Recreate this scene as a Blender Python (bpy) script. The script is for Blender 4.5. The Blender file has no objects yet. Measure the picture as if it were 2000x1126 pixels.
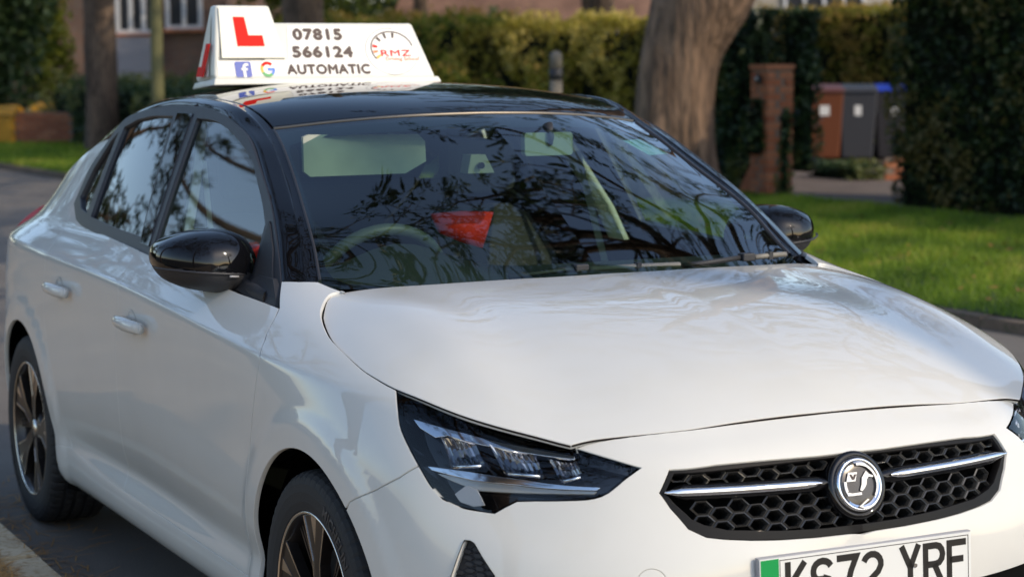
import bpy, bmesh, math, random
import numpy as np
from mathutils import Vector, Matrix
from mathutils.geometry import delaunay_2d_cdt
random.seed(7); RNG=np.random.default_rng(11)
SC=bpy.context.scene; COL=SC.collection
R_=math.radians
# ------------------------------------------------ camera, light, exposure
cd=bpy.data.cameras.new('camera'); cam=bpy.data.objects.new('camera',cd); COL.objects.link(cam); SC.camera=cam
cd.sensor_width=36; cd.lens=72.05; cd.clip_start=.1; cd.clip_end=900
cam.location=(4.0833,-2.4360,1.5008)
_yaw,_pit,_rol=2.673804,-.111266,-.005355
_f=Vector((math.cos(_yaw)*math.cos(_pit),math.sin(_yaw)*math.cos(_pit),math.sin(_pit)))
_r=Vector((math.sin(_yaw),-math.cos(_yaw),0)); _u=_r.cross(_f)
_c,_s=math.cos(_rol),math.sin(_rol)
_R=_c*_r+_s*_u; _U=-_s*_r+_c*_u
cam.rotation_euler=Matrix((( _R.x,_U.x,-_f.x),(_R.y,_U.y,-_f.y),(_R.z,_U.z,-_f.z))).to_euler()
cd.dof.use_dof=True; cd.dof.focus_distance=4.5; cd.dof.aperture_fstop=4.6; cd.dof.aperture_blades=0
SUN_EL,SUN_AZ=R_(34),R_(31)       # direction towards the sun in the ground plane
w=bpy.data.worlds.new('World'); SC.world=w; w.use_nodes=True
nt=w.node_tree; sky=nt.nodes.new('ShaderNodeTexSky'); sky.sky_type='NISHITA'; sky.sun_disc=False
sky.sun_elevation=SUN_EL; sky.sun_rotation=math.pi/2-SUN_AZ; sky.altitude=50; sky.dust_density=1.0; sky.ozone_density=.8
nt.links.new(sky.outputs[0],nt.nodes['Background'].inputs[0]); nt.nodes['Background'].inputs[1].default_value=.15
sl=bpy.data.lights.new('sun','SUN'); sl.energy=1.45; sl.angle=R_(.53); sl.color=(1,.84,.61)
so=bpy.data.objects.new('sun',sl); COL.objects.link(so)
_d=Vector((math.cos(SUN_AZ)*math.cos(SUN_EL),math.sin(SUN_AZ)*math.cos(SUN_EL),math.sin(SUN_EL)))
so.rotation_euler=_d.to_track_quat('Z','Y').to_euler()
SC.view_settings.view_transform='Standard'; SC.view_settings.look='None'; SC.view_settings.gamma=1; SC.view_settings.exposure=.62
SC.view_settings.use_curve_mapping=False
# ------------------------------------------------ helpers
def tag(o,label=None,cat=None,group=None,kind=None):
    if label:o['label']=label
    if cat:o['category']=cat
    if group:o['group']=group
    if kind:o['kind']=kind
    return o
def empty(name,loc=(0,0,0),rz=0,label=None,cat=None,group=None):
    o=bpy.data.objects.new(name,None); COL.objects.link(o); o.location=loc; o.rotation_euler=(0,0,rz)
    return tag(o,label,cat,group)
def link(name,me,parent=None,mat=None,kind=None):
    o=bpy.data.objects.new(name,me); COL.objects.link(o)
    if parent: o.parent=parent
    if mat is not None:
        for m in (mat if isinstance(mat,(list,tuple)) else [mat]): me.materials.append(m)
    if kind:o['kind']=kind
    return o
def mk(name,V,F,mat=None,parent=None,smooth=False,normals=None,midx=None,kind=None):
    me=bpy.data.meshes.new(name); me.from_pydata([tuple(map(float,v)) for v in V],[],[tuple(int(i) for i in f) for f in F]); 
    if smooth: me.polygons.foreach_set('use_smooth',[True]*len(me.polygons))
    if midx is not None: me.polygons.foreach_set('material_index',[int(i) for i in midx])
    me.update()
    if normals is not None: me.normals_split_custom_set_from_vertices([tuple(map(float,n)) for n in normals])
    return link(name,me,parent,mat,kind)
def quads(name,V,mat,parent=None,attr=None,kind=None,smooth=False):
    """V: (n,4,3) array of separate quads; attr: per-quad float"""
    n=len(V); me=bpy.data.meshes.new(name); me.vertices.add(4*n); me.vertices.foreach_set('co',V.reshape(-1).astype(np.float32))
    me.loops.add(4*n); me.loops.foreach_set('vertex_index',np.arange(4*n,dtype=np.int32)); me.polygons.add(n)
    me.polygons.foreach_set('loop_start',np.arange(0,4*n,4,dtype=np.int32))
    if attr is not None:
        a=me.attributes.new('tint','FLOAT','POINT'); a.data.foreach_set('value',np.repeat(attr,4).astype(np.float32))
    me.update(calc_edges=True)
    return link(name,me,parent,mat,kind)
def bm_obj(name,bm,mat,parent=None,smooth=False,kind=None,bevel=0):
    me=bpy.data.meshes.new(name); bm.to_mesh(me); bm.free()
    if smooth: me.polygons.foreach_set('use_smooth',[True]*len(me.polygons))
    o=link(name,me,parent,mat,kind)
    if bevel:
        b=o.modifiers.new('bevel','BEVEL'); b.width=bevel; b.segments=2; b.limit_method='ANGLE'
    return o
def box(bm,c,s,M=None,mi=0):
    r=bmesh.ops.create_cube(bm,size=1); 
    for v in r['verts']:
        v.co=Vector((v.co.x*s[0],v.co.y*s[1],v.co.z*s[2]))
        if M: v.co=M@v.co
        v.co+=Vector(c)
    for v in r['verts']:
        for f in v.link_faces: f.material_index=mi
    return r['verts']
def boxo(name,c,s,mat,parent=None,bevel=0,rz=0,kind=None):
    bm=bmesh.new(); box(bm,(0,0,0),s); o=bm_obj(name,bm,mat,parent,bevel=bevel,kind=kind); o.location=c; o.rotation_euler=(0,0,rz); return o
def tube(pts,rad,n=8,cap=True):
    P=np.array(pts,float); m=len(P); rad=np.full(m,rad) if np.isscalar(rad) else np.array(rad,float)
    T=np.gradient(P,axis=0); T/=np.linalg.norm(T,axis=1)[:,None]+1e-12
    up=np.array([0,0,1.]) if abs(T[0,2])<.9 else np.array([1.,0,0])
    V=[];a=np.linspace(0,2*np.pi,n,endpoint=False)
    for i in range(m):
        s=np.cross(T[i],up); s/=np.linalg.norm(s)+1e-12; u=np.cross(s,T[i]); up=u
        V+=list(P[i]+rad[i]*(np.cos(a)[:,None]*s+np.sin(a)[:,None]*u))
    F=[(i*n+j,i*n+(j+1)%n,(i+1)*n+(j+1)%n,(i+1)*n+j) for i in range(m-1) for j in range(n)]
    if cap: F+=[tuple(range(n))[::-1],tuple((m-1)*n+k for k in range(n))]
    return V,F
def merge(parts):
    V=[];F=[]
    for v,f in parts:
        o=len(V); V+=list(v); F+=[tuple(i+o for i in q) for q in f]
    return V,F
def prism(poly,z0,z1,frame=None):
    """poly 2-D list; frame(x,y,z)->3-D"""
    n=len(poly); fr=frame or (lambda x,y,z:(x,y,z))
    V=[fr(x,y,z0) for x,y in poly]+[fr(x,y,z1) for x,y in poly]
    F=[tuple(range(n))[::-1],tuple(range(n,2*n))]+[(i,(i+1)%n,n+(i+1)%n,n+i) for i in range(n)]
    return V,F
def text_mesh(s,size=1,offset=0,extrude=.0,align='CENTER',shear=0,spacing=1):
    c=bpy.data.curves.new('t','FONT'); c.body=s; c.size=size; c.offset=offset; c.extrude=extrude; c.align_x=align; c.align_y='CENTER'; c.shear=shear; c.space_character=spacing
    c.resolution_u=4
    o=bpy.data.objects.new('t',c); COL.objects.link(o); bpy.context.view_layer.update()
    dg=bpy.context.evaluated_depsgraph_get(); me=bpy.data.meshes.new_from_object(o.evaluated_get(dg)); bpy.data.objects.remove(o)
    V=[tuple(v.co) for v in me.vertices]; F=[tuple(p.vertices) for p in me.polygons]; bpy.data.meshes.remove(me)
    return V,F
# ------------------------------------------------ materials
def mat(name,col,rough=.5,metal=0,coat=0,spec=.5,noise=0,nscale=20,bump=0,bscale=60,col2=None,emis=None,trans=0,coord='Object',crough=.03):
    m=bpy.data.materials.new(name); m.use_nodes=True; t=m.node_tree; b=t.nodes['Principled BSDF']
    b.inputs['Base Color'].default_value=(*col,1); b.inputs['Roughness'].default_value=rough; b.inputs['Metallic'].default_value=metal
    b.inputs['Coat Weight'].default_value=coat; b.inputs['Coat Roughness'].default_value=crough; b.inputs['Specular IOR Level'].default_value=spec
    tc=t.nodes.new('ShaderNodeTexCoord')
    if noise or col2:
        n=t.nodes.new('ShaderNodeTexNoise'); n.inputs['Scale'].default_value=nscale; n.inputs['Detail'].default_value=5
        t.links.new(tc.outputs[coord],n.inputs['Vector'])
        r=t.nodes.new('ShaderNodeValToRGB'); c2=col2 or tuple(c*(1-noise) for c in col)
        r.color_ramp.elements[0].color=(*c2,1); r.color_ramp.elements[1].color=(*col,1); r.color_ramp.elements[0].position=.35; r.color_ramp.elements[1].position=.65
        t.links.new(n.outputs[0],r.inputs[0]); t.links.new(r.outputs[0],b.inputs['Base Color'])
    if bump:
        n=t.nodes.new('ShaderNodeTexNoise'); n.inputs['Scale'].default_value=bscale; n.inputs['Detail'].default_value=6
        t.links.new(tc.outputs[coord],n.inputs['Vector']); k=t.nodes.new('ShaderNodeBump'); k.inputs['Strength'].default_value=bump; k.inputs['Distance'].default_value=.01
        t.links.new(n.outputs[0],k.inputs['Height']); t.links.new(k.outputs[0],b.inputs['Normal'])
    return m
def leafmat(name,stops,rough=.5,transl=.35):
    """colour picked per leaf through the stored 'tint' attribute"""
    m=bpy.data.materials.new(name); m.use_nodes=True; t=m.node_tree; b=t.nodes['Principled BSDF']; b.inputs['Roughness'].default_value=rough
    a=t.nodes.new('ShaderNodeAttribute'); a.attribute_name='tint'; r=t.nodes.new('ShaderNodeValToRGB'); e=r.color_ramp.elements
    for i,(p,c) in enumerate(stops):
        if i<2: e[i].position=p; e[i].color=(*c,1)
        else: q=e.new(p); q.color=(*c,1)
    t.links.new(a.outputs['Fac'],r.inputs[0]); t.links.new(r.outputs[0],b.inputs['Base Color'])
    tr=t.nodes.new('ShaderNodeBsdfTranslucent'); t.links.new(r.outputs[0],tr.inputs[0]); mx=t.nodes.new('ShaderNodeMixShader'); mx.inputs[0].default_value=transl
    t.links.new(b.outputs[0],mx.inputs[1]); t.links.new(tr.outputs[0],mx.inputs[2]); t.links.new(mx.outputs[0],t.nodes['Material Output'].inputs[0])
    return m
def glassmat(name,tint,rough=0.0,ior=1.5,boost=1.0):
    m=bpy.data.materials.new(name); m.use_nodes=True; t=m.node_tree; t.nodes.remove(t.nodes['Principled BSDF'])
    tr=t.nodes.new('ShaderNodeBsdfTransparent'); tr.inputs[0].default_value=(*tint,1); g=t.nodes.new('ShaderNodeBsdfGlossy'); g.inputs['Roughness'].default_value=rough
    ge=t.nodes.new('ShaderNodeNewGeometry'); dp=t.nodes.new('ShaderNodeVectorMath'); dp.operation='DOT_PRODUCT'; t.links.new(ge.outputs['Incoming'],dp.inputs[0]); t.links.new(ge.outputs['Normal'],dp.inputs[1])
    def mth(op,a,b=None,clamp=False):
        n=t.nodes.new('ShaderNodeMath'); n.operation=op; n.use_clamp=clamp
        for i,x in enumerate((a,b)):
            if x is None: continue
            if isinstance(x,(int,float)): n.inputs[i].default_value=x
            else: t.links.new(x,n.inputs[i])
        return n.outputs[0]
    c=mth('ABSOLUTE',dp.outputs['Value']); p5=mth('POWER',mth('SUBTRACT',1.0,c,True),5.0); F0=((ior-1)/(ior+1))**2
    f=mth('MULTIPLY',mth('ADD',mth('MULTIPLY',p5,1-F0),F0),boost,True)
    mx=t.nodes.new('ShaderNodeMixShader'); t.links.new(f,mx.inputs[0]); t.links.new(tr.outputs[0],mx.inputs[1]); t.links.new(g.outputs[0],mx.inputs[2])
    t.links.new(mx.outputs[0],t.nodes['Material Output'].inputs[0]); return m
M={}
M['paint']=mat('white_paint',(.71,.695,.655),.5,coat=1,spec=.15,crough=.008,noise=.03,nscale=6)
M['gloss']=mat('gloss_black',(.004,.004,.005),.5,coat=1,spec=.0,crough=.006)
M['matte']=mat('matte_black_plastic',(.028,.028,.032),.55,bump=.15,bscale=900)
M['surround']=mat('grille_surround_black',(.006,.0055,.006),.5,spec=.12,coat=.12)
M['satin']=mat('satin_black_rubber',(.03,.03,.036),.42)
M['void']=mat('dark_lining',(.004,.004,.004),.95,spec=.1)
M['chrome']=mat('chrome',(.86,.87,.9),.06,metal=1)
M['glass']=glassmat('windscreen_glass',(.56,.70,.60),ior=1.52,boost=2.6)
M['sglass']=glassmat('side_glass',(.78,.87,.80),ior=1.52,boost=1.7)
M['pglass']=glassmat('privacy_glass',(.05,.055,.05),ior=1.52,boost=1.8)
M['lens']=glassmat('headlight_lens',(.93,.95,.96),ior=1.45,boost=1.5)
M['tyre']=mat('tyre_rubber',(.016,.016,.018),.7,bump=.2,bscale=300)
M['alloy_dark']=mat('bronze_alloy',(.038,.031,.029),.35,metal=.6,coat=.4)
M['alloy']=mat('machined_alloy',(.75,.72,.68),.22,metal=1)
M['dash']=mat('dashboard_plastic',(.035,.04,.036),.6,bump=.3,bscale=400)
M['seat']=mat('seat_fabric',(.06,.06,.065),.9,bump=.3,bscale=500)
M['trim']=mat('pale_trim',(.62,.64,.56),.6)
M['visor']=mat('visor_cloth',(.36,.38,.31),.8,noise=.15,nscale=12)
M['roofcloth']=mat('headlining_cloth',(.55,.56,.52),.9)
M['red']=mat('red_cloth',(.85,.03,.015),.8)
M['signw']=mat('sign_white',(.82,.80,.72),.4,coat=.3)
M['stick']=mat('sign_sticker',(.85,.84,.82),.4)
M['lred']=mat('sign_red',(.80,.012,.004),.6,spec=.2)
M['ink']=mat('sign_ink',(.045,.02,.02),.5)
M['fb']=mat('sign_blue',(.03,.08,.45),.4)
M['gg']=mat('sign_green',(.03,.35,.08),.4)
M['gy']=mat('sign_yellow',(.8,.45,.02),.4)
M['gor']=mat('sign_orange',(.75,.16,.02),.4)
M['gbl']=mat('sign_lightblue',(.05,.2,.75),.4)
M['lgrey']=mat('sign_grey',(.35,.35,.38),.5)
M['plate']=mat('plate_white',(.78,.78,.76),.35,coat=.3)
M['pink']=mat('plate_ink',(.01,.008,.008),.4)
M['pgreen']=mat('plate_green',(.0,.30,.07),.35)
M['lamp_white']=mat('lamp_white',(.75,.77,.78),.25,coat=.5)
M['taillamp']=mat('tail_lamp_red',(.55,.006,.008),.5,coat=.05,spec=.1)
M['reflector']=mat('lamp_reflector',(.32,.33,.36),.10,metal=1)
M['gapshade']=mat('gap_shade',(.012,.007,.006),.7,spec=.1)  # near-black colour standing in for the shade inside shut lines
def bs(t,n):
    t=np.clip(np.asarray(t,float),0,n-1); i=np.minimum(np.floor(t).astype(int),n-2); f=t-i
    w=np.stack([(1-f)**3,3*f**3-6*f*f+4,-3*f**3+3*f*f+3*f+1,f**3],-1)/6
    return i,w
def ext(P):  # linear end extension
    return np.concatenate([2*P[:1]-P[1:2],P,2*P[-1:]-P[-2:-1]],0)
def bspl(P,t):
    P=np.asarray(P,float); i,w=bs(t,len(P)); Q=ext(P)
    return sum(w[...,k,None]*Q[i+k] for k in range(4))
def fit(P,it=6):
    P=np.asarray(P,float); C=P.copy(); n=np.arange(len(P))
    for _ in range(it): C=C+P-bspl(C.reshape(len(P),-1),n).reshape(P.shape)
    return C
def curve(P,t,it=6): return bspl(fit(P,it),t)
class Patch:
    def __init__(s,P,it=3):
        P=np.asarray(P,float)
        P=fit(P,it); P=np.transpose(fit(np.transpose(P,(1,0,2)),it),(1,0,2))
        s.n,s.m=P.shape[:2]
        Q=ext(P); Q=np.transpose(ext(np.transpose(Q,(1,0,2))),(1,0,2)); s.Q=Q
    def __call__(s,u,v):
        i,a=bs(u,s.n); j,b=bs(v,s.m); r=0
        for k in range(4):
            for l in range(4): r=r+(a[...,k]*b[...,l])[...,None]*s.Q[i+k,j+l]
        return r
    def normal(s,u,v,e=.02):
        u=np.clip(np.asarray(u,float),e,s.n-1-e); v=np.clip(np.asarray(v,float),e,s.m-1-e)
        a=s(u+e,v)-s(u-e,v); b=s(u,v+e)-s(u,v-e); n=np.cross(a,b)
        return n/np.maximum(np.linalg.norm(n,axis=-1,keepdims=True),1e-12)
# ---- lower body wrap, half with y>0
BASE=[(.825,0),(.822,.15),(.815,.28),(.79,.42),(.735,.56),(.645,.68),(.52,.775),(.38,.84),(.2,.872),(0,.882),(-.3,.886),(-.8,.886),(-1.4,.886),(-2,.886),(-2.54,.884),(-2.85,.86),(-3.05,.79),(-3.17,.65),(-3.22,.4),(-3.235,0)]
PROF={ # station: rows (inset, z)
0:[(.05,.17),(.02,.22),(.005,.28),(0,.34),(0,.40),(0,.47),(.005,.54),(.015,.59),(.03,.64),(.042,.68),(.055,.71),(.085,.75),(.125,.785),(.19,.84),(.26,.88),(.34,.91)],
3:[(.05,.17),(.02,.22),(0,.28),(-.002,.34),(0,.40),(0,.47),(.008,.53),(.025,.59),(.04,.64),(.05,.675),(.062,.705),(.085,.735),(.115,.76),(.16,.80),(.24,.84),(.34,.87)],
5:[(.06,.17),(.03,.22),(.01,.28),(.003,.34),(0,.40),(0,.47),(.012,.54),(.035,.60),(.055,.66),(.075,.70),(.10,.735),(.125,.76),(.15,.78),(.2,.81),(.26,.83),(.34,.86)],
8:[(.08,.17),(.045,.21),(.02,.26),(.012,.32),(.008,.38),(.003,.46),(.0,.56),(.003,.66),(.018,.735),(.04,.79),(.055,.818),(.078,.842),(.10,.855),(.14,.876),(.2,.90),(.3,.93)],
10:[(.09,.17),(.05,.205),(.03,.25),(.032,.31),(.035,.36),(.014,.44),(.006,.56),(.003,.66),(.001,.76),(.004,.828),(.012,.85),(.05,.893),(.085,.925),(.125,.948),(.18,.965),(.25,.975)],
12:[(.09,.17),(.05,.205),(.03,.25),(.037,.31),(.054,.355),(.026,.43),(.010,.56),(.004,.68),(.001,.81),(.001,.889),(.009,.903),(.036,.94),(.075,.985),(.137,1.08),(.190,1.20),(.255,1.34)],
14:[(.09,.17),(.05,.205),(.03,.25),(.02,.31),(.01,.36),(.003,.44),(.0,.56),(.003,.68),(.003,.80),(.006,.90),(.014,.925),(.05,.96),(.09,1.0),(.15,1.09),(.215,1.20),(.29,1.32)],
16:[(.1,.2),(.06,.25),(.03,.3),(.02,.35),(.01,.40),(.003,.48),(.0,.56),(.003,.68),(.01,.80),(.025,.88),(.04,.925),(.09,.96),(.17,1.0),(.27,1.07),(.36,1.16),(.45,1.25)],
19:[(.05,.2),(.02,.25),(.0,.3),(0,.35),(.01,.42),(.02,.5),(.04,.6),(.05,.7),(.06,.80),(.07,.90),(.09,.95),(.13,1.0),(.18,1.05),(.26,1.14),(.33,1.22),(.4,1.33)],
}
def build_A():
    B=np.array(BASE); n=len(B)
    T=np.gradient(B,axis=0); T[0]=(0,1); T[-1]=(0,-1)
    N=np.stack([T[:,1],-T[:,0]],1); N/=np.linalg.norm(N,axis=1)[:,None]; 
    ks=sorted(PROF); V=np.array([PROF[k] for k in ks])
    out=np.zeros((n,16,3))
    for i in range(n):
        for j in range(len(ks)-1):
            if ks[j]<=i<=ks[j+1]:
                f=(i-ks[j])/(ks[j+1]-ks[j]); f=f*f*(3-2*f)*.5+f*.5; pr=V[j]*(1-f)+V[j+1]*f
        out[i,:,:2]=B[i]-N[i]*pr[:,:1]; out[i,:,2]=pr[:,1]
    return Patch(out)
A=build_A()
HX=[-.34,-.20,-.05,.10,.25,.38,.50,.60,.68,.75,.82]
HY=[0,.12,.25,.38,.48,.56,.63,.69,.74,.78,.82,.86]
HZ=[# rows per x
[.987,.986,.985,.983,.981,.978,.973,.966,.955,.935,.90,.85],
[.985,.984,.983,.980,.976,.970,.960,.944,.922,.898,.865,.82],
[.980,.978,.976,.971,.964,.953,.936,.915,.893,.868,.835,.79],
[.972,.971,.968,.960,.949,.932,.911,.889,.866,.842,.81,.77],
[.955,.953,.948,.936,.920,.899,.877,.855,.833,.81,.78,.74],
[.930,.928,.920,.903,.883,.860,.837,.815,.794,.77,.74,.70],
[.897,.893,.883,.861,.838,.813,.79,.768,.745,.72,.69,.65],
[.855,.851,.839,.815,.79,.765,.74,.718,.695,.67,.64,.60],
[.805,.802,.789,.763,.74,.715,.69,.668,.645,.62,.59,.55],
[.745,.742,.729,.703,.68,.655,.63,.608,.585,.56,.53,.49],
[.68,.677,.664,.638,.61,.59,.57,.55,.52,.5,.47,.43]]
HB=[0,.006,.024,.03,.03,.022,.012,.004,0,0,0]
def build_H():
    P=np.zeros((len(HX),len(HY),3))
    for i,x in enumerate(HX):
        for j,y in enumerate(HY):
            P[i,j]=(x,y,HZ[i][j]+HB[i]*min(max((y-.48)/.15,0),1))
    Z=P[:,:,2].copy(); P[1:-1,:,2]=.2*Z[:-2]+.6*Z[1:-1]+.2*Z[2:]+.0*Z[1:-1]
    D=Z-P[:,:,2]; P[1:-1,:,2]+=.2*D[:-2]+.6*D[1:-1]+.2*D[2:]
    return Patch(P,3)
H=build_H()
def gy(x,z):
    x=np.asarray(x,float); z=np.asarray(z,float)
    yb=np.polyval([-0.0083503, -0.0611653, -0.1395296, -0.1206438, -0.0816678, 0.7188758],np.clip(x,-3,-.3))
    h=z-.98
    return yb-.42*h-.1*h*np.abs(h)
CC=[(-.08,.862),(-.22,.957),(-.36,1.05),(-.50,1.138),(-.64,1.22),(-.78,1.295),(-.92,1.36),(-1.07,1.400),(-1.28,1.426),(-1.6,1.437),(-1.95,1.432),(-2.25,1.41),(-2.52,1.378),(-2.85,1.325),(-3.0,1.30)]
CE=[(-.33,.69,.93),(-.425,.670,.984),(-.505,.65,1.046),(-.60,.632,1.112),(-.775,.595,1.20),(-.915,.57,1.270),(-1.05,.553,1.325),(-1.2,.555,1.37),(-1.4,.56,1.39),(-1.7,.56,1.397),(-2.0,.55,1.380),(-2.25,.535,1.345),(-2.5,.52,1.295),(-2.8,.50,1.225),(-2.95,.49,1.19)]
CF=[(-.40,.765,.93),(-.492,.742,.987),(-.58,.713,1.059),(-.713,.680,1.147),(-.879,.645,1.232),(-1.0,.622,1.288),(-1.112,.615,1.323),(-1.222,.614,1.349),(-1.4,.614,1.366),(-1.72,.612,1.367),(-2.0,.622,1.338),(-2.2,.635,1.295),(-2.42,.652,1.225),(-2.66,.665,1.15),(-2.8,.67,1.10)]
def build_C():
    n=len(CC); P=np.zeros((n,8,3))
    for k in range(n):
        c=np.array([CC[k][0],0,CC[k][1]]); e=np.array(CE[k]); f=np.array(CF[k])
        for j,t in enumerate((0,.4,.75)):
            q=t**2.2; P[k,j]=(c[0]+(e[0]-c[0])*q,e[1]*t,c[2]+(e[2]-c[2])*q)
        P[k,3]=e
        o=np.array([0,f[1]-e[1],f[2]-e[2]]); nn=np.array([.3 if k<7 else 0,-o[2],o[1]]); nn/=np.linalg.norm(nn)
        P[k,4]=e*.62+f*.38+nn*.012; P[k,5]=e*.25+f*.75+nn*.011; P[k,6]=f
        P[k,7]=(f[0],float(gy(f[0],f[2]-.05)),f[2]-.05)
    return Patch(P,3)
C=build_C()
CUR={'door_front': [[10.133, 12.14], [10.084, 11.696], [10.043, 11.111], [10.012, 10.734], [9.963, 10.343], [9.901, 9.297], [9.942, 8.224], [9.989, 7.661], [10.085, 6.575], [10.134, 5.811], [10.188, 5.012], [10.313, 3.488], [10.263, 2.865]], 'door_mid': [[12.019, 11.944], [12.015, 11.268], [11.992, 10.483], [11.968, 9.85], [11.971, 8.079], [12.025, 7.553], [12.059, 6.804], [12.061, 5.993], [12.089, 5.125], [12.171, 3.854]], 'door_rear': [[13.395, 12.034], [13.353, 11.137], [13.305, 9.652], [13.33, 8.381], [13.377, 7.622], [13.362, 7.037], [13.288, 6.233], [13.195, 5.583], [13.14, 4.867], [13.049, 3.381]], 'door_bottom': [[13.095, 3.766], [12.905, 3.113], [12.489, 2.778], [11.669, 2.766], [10.923, 2.685], [10.336, 2.635]], 'lens': [[7.553, 11.108], [7.339, 9.992], [7.18, 9.034], [6.966, 8.465], [6.69, 7.917], [6.474, 7.506], [6.241, 7.236], [5.912, 7.155], [5.477, 7.234], [5.34, 7.47], [5.183, 7.72], [4.921, 7.837], [4.346, 8.036], [4.079, 8.182], [3.871, 8.529], [3.64, 9.351], [3.412, 10.107], [3.763, 10.349], [4.351, 10.683], [4.492, 10.866], [5.096, 11.08], [5.755, 11.144], [6.43, 11.071], [7.037, 11.067], [7.433, 11.173]], 'drl_top': [[7.078, 9.713], [6.676, 9.944], [6.185, 10.207], [5.722, 10.314], [5.27, 10.44], [4.436, 10.494], [4.431, 10.315], [5.038, 10.163], [5.653, 10.017], [6.138, 9.794], [6.44, 9.702], [6.622, 9.279], [6.92, 9.401]], 'drl_low': [[6.587, 7.994], [5.92, 8.336], [5.149, 8.614], [4.355, 8.712], [4.003, 8.787], [4.099, 8.48], [4.742, 8.28], [5.312, 8.017], [5.799, 7.784], [5.658, 7.399], [5.804, 7.286], [6.003, 7.313], [6.095, 7.469], [6.186, 7.833], [6.445, 7.885]], 'mod1': [[6.507, 9.381], [6.083, 10.086], [5.734, 8.794], [6.226, 8.285]], 'mod2': [[5.773, 9.968], [5.05, 10.014], [4.847, 8.969], [5.43, 8.717]], 'mod3': [[4.855, 9.97], [4.381, 10.051], [4.262, 9.266], [4.579, 8.846]], 'seam': [[6.692, 7.916], [6.958, 7.389], [7.32, 6.867], [7.76, 6.407]], 'shutA': [[4.438, 10.933], [4.088, 11.569], [3.506, 12.088], [2.917, 12.308], [2.02, 12.225], [1.054, 12.056], [0.202, 11.971]], 'grille': [[0.498, 10.06], [1.353, 10.147], [2.253, 10.222], [2.987, 10.098], [3.157, 8.706], [3.02, 7.947], [2.789, 7.161], [2.542, 6.857], [2.269, 6.74], [1.827, 6.608], [1.343, 6.505], [0.704, 6.41], [0.186, 6.373]], 'fog': [[5.835, 6.306], [5.769, 6.323], [5.704, 6.271], [5.578, 5.95], [5.39, 5.506], [5.983, 5.371], [5.931, 5.682], [5.883, 5.981]], 'tow': [[3.325, 5.541]], 'intake': [[2.28, 4.403], [2.651, 4.471], [3.136, 4.534]], 'fendtop': [[10.396, 13.293], [10.276, 13.756], [10.182, 14.253], [10.062, 14.435], [9.942, 14.649]], 'shutH': [[0.341, 6.397], [0.316, 6.942], [0.431, 7.296], [0.673, 7.748], [1.021, 8.29], [1.521, 8.796], [2.098, 9.173], [3.09, 9.383], [3.629, 9.289], [4.139, 9.015], [4.765, 8.348], [5.415, 7.542], [6.081, 6.615], [6.687, 5.726], [7.251, 5.023], [7.381, 4.404], [7.637, 3.628], [7.87, 2.96], [8.154, 2.143], [8.255, 1.728]], 'handle1': [[11.934, 7.949], [11.897, 8.127], [11.723, 8.109], [11.511, 8.064], [11.515, 7.876], [11.732, 7.765], [11.905, 7.815]], 'handle2': [[13.202, 8.148], [13.157, 8.298], [12.932, 8.228], [12.755, 8.169], [12.769, 8.027], [12.97, 7.914], [13.164, 7.988]], 'quart_top': [[13.375, 14.539], [13.709, 14.278], [13.693, 13.789], [13.837, 13.353], [13.484, 13.697], [13.429, 12.741], [13.227, 12.353], [13.085, 12.207]]}
# ------------------------------------------------ trimmed surface panels
class Flare:
    """a patch with raised wheel-arch lips"""
    def __init__(s,p): s.p=p; s.n=p.n; s.m=p.m
    def __call__(s,u,v):
        P=s.p(u,v)
        for cx in (0,-2.538):
            r=np.hypot(P[...,0]-cx,P[...,2]-.315); t=np.clip((r-.400)/.05,0,1); w=(1-t*t*(3-2*t))*np.clip((P[...,1]-.6)/.1,0,1)
            P=P+np.stack([0*w,.007*w,0*w],-1)
        return P
    normal=Patch.normal
AF=Flare(A)
def build_G():
    xs=-.30-.1*np.arange(26); zs=.88+.04*np.arange(14); X,Z=np.meshgrid(xs,zs,indexing='ij')
    return Patch(np.stack([X,gy(X,Z),Z],-1),2)
G=build_G()
def guv(L): return [((-.30-x)/.1,(z-.88)/.04) for x,z in L]
_grids={}
def inv(p,targets,axes=(0,1,2),it=8,front=False):
    k=id(p)
    if k not in _grids:
        u=np.linspace(0,p.n-1,(p.n-1)*6+1); v=np.linspace(0,p.m-1,(p.m-1)*6+1); U,V=np.meshgrid(u,v,indexing='ij'); _grids[k]=(U.ravel(),V.ravel(),p(U,V).reshape(-1,3))
    U,V,Gp=_grids[k]; out=[]; ax=list(axes)
    if front is not False:
        m=(Gp[:,0]>-.1)&(V<12.5) if front is True else (Gp[:,0]>front); U,V,Gp=U[m],V[m],Gp[m]
    for t in targets:
        t=np.array(t,float); i=((Gp[:,ax]-t)**2).sum(1).argmin(); u,v=U[i],V[i]
        for _ in range(it):
            e=1e-3; P0=p(np.array(u),np.array(v))[ax]; J=np.stack([(p(np.array(u+e),np.array(v))[ax]-P0)/e,(p(np.array(u),np.array(v+e))[ax]-P0)/e],1)
            d=np.linalg.lstsq(J,t-P0,rcond=None)[0]; d=np.clip(d,-.5,.5); u=min(max(u+d[0],0),p.n-1); v=min(max(v+d[1],0),p.m-1)
        out.append((u,v))
    return out
def pip(P,poly):
    x,y=P[:,0],P[:,1]; c=np.zeros(len(P),bool); n=len(poly)
    for i in range(n):
        x0,y0=poly[i-1]; x1,y1=poly[i]
        if y0==y1: continue
        m=((y0>y)!=(y1>y))&(x<(x1-x0)*(y-y0)/(y1-y0)+x0); c^=m
    return c
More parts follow.
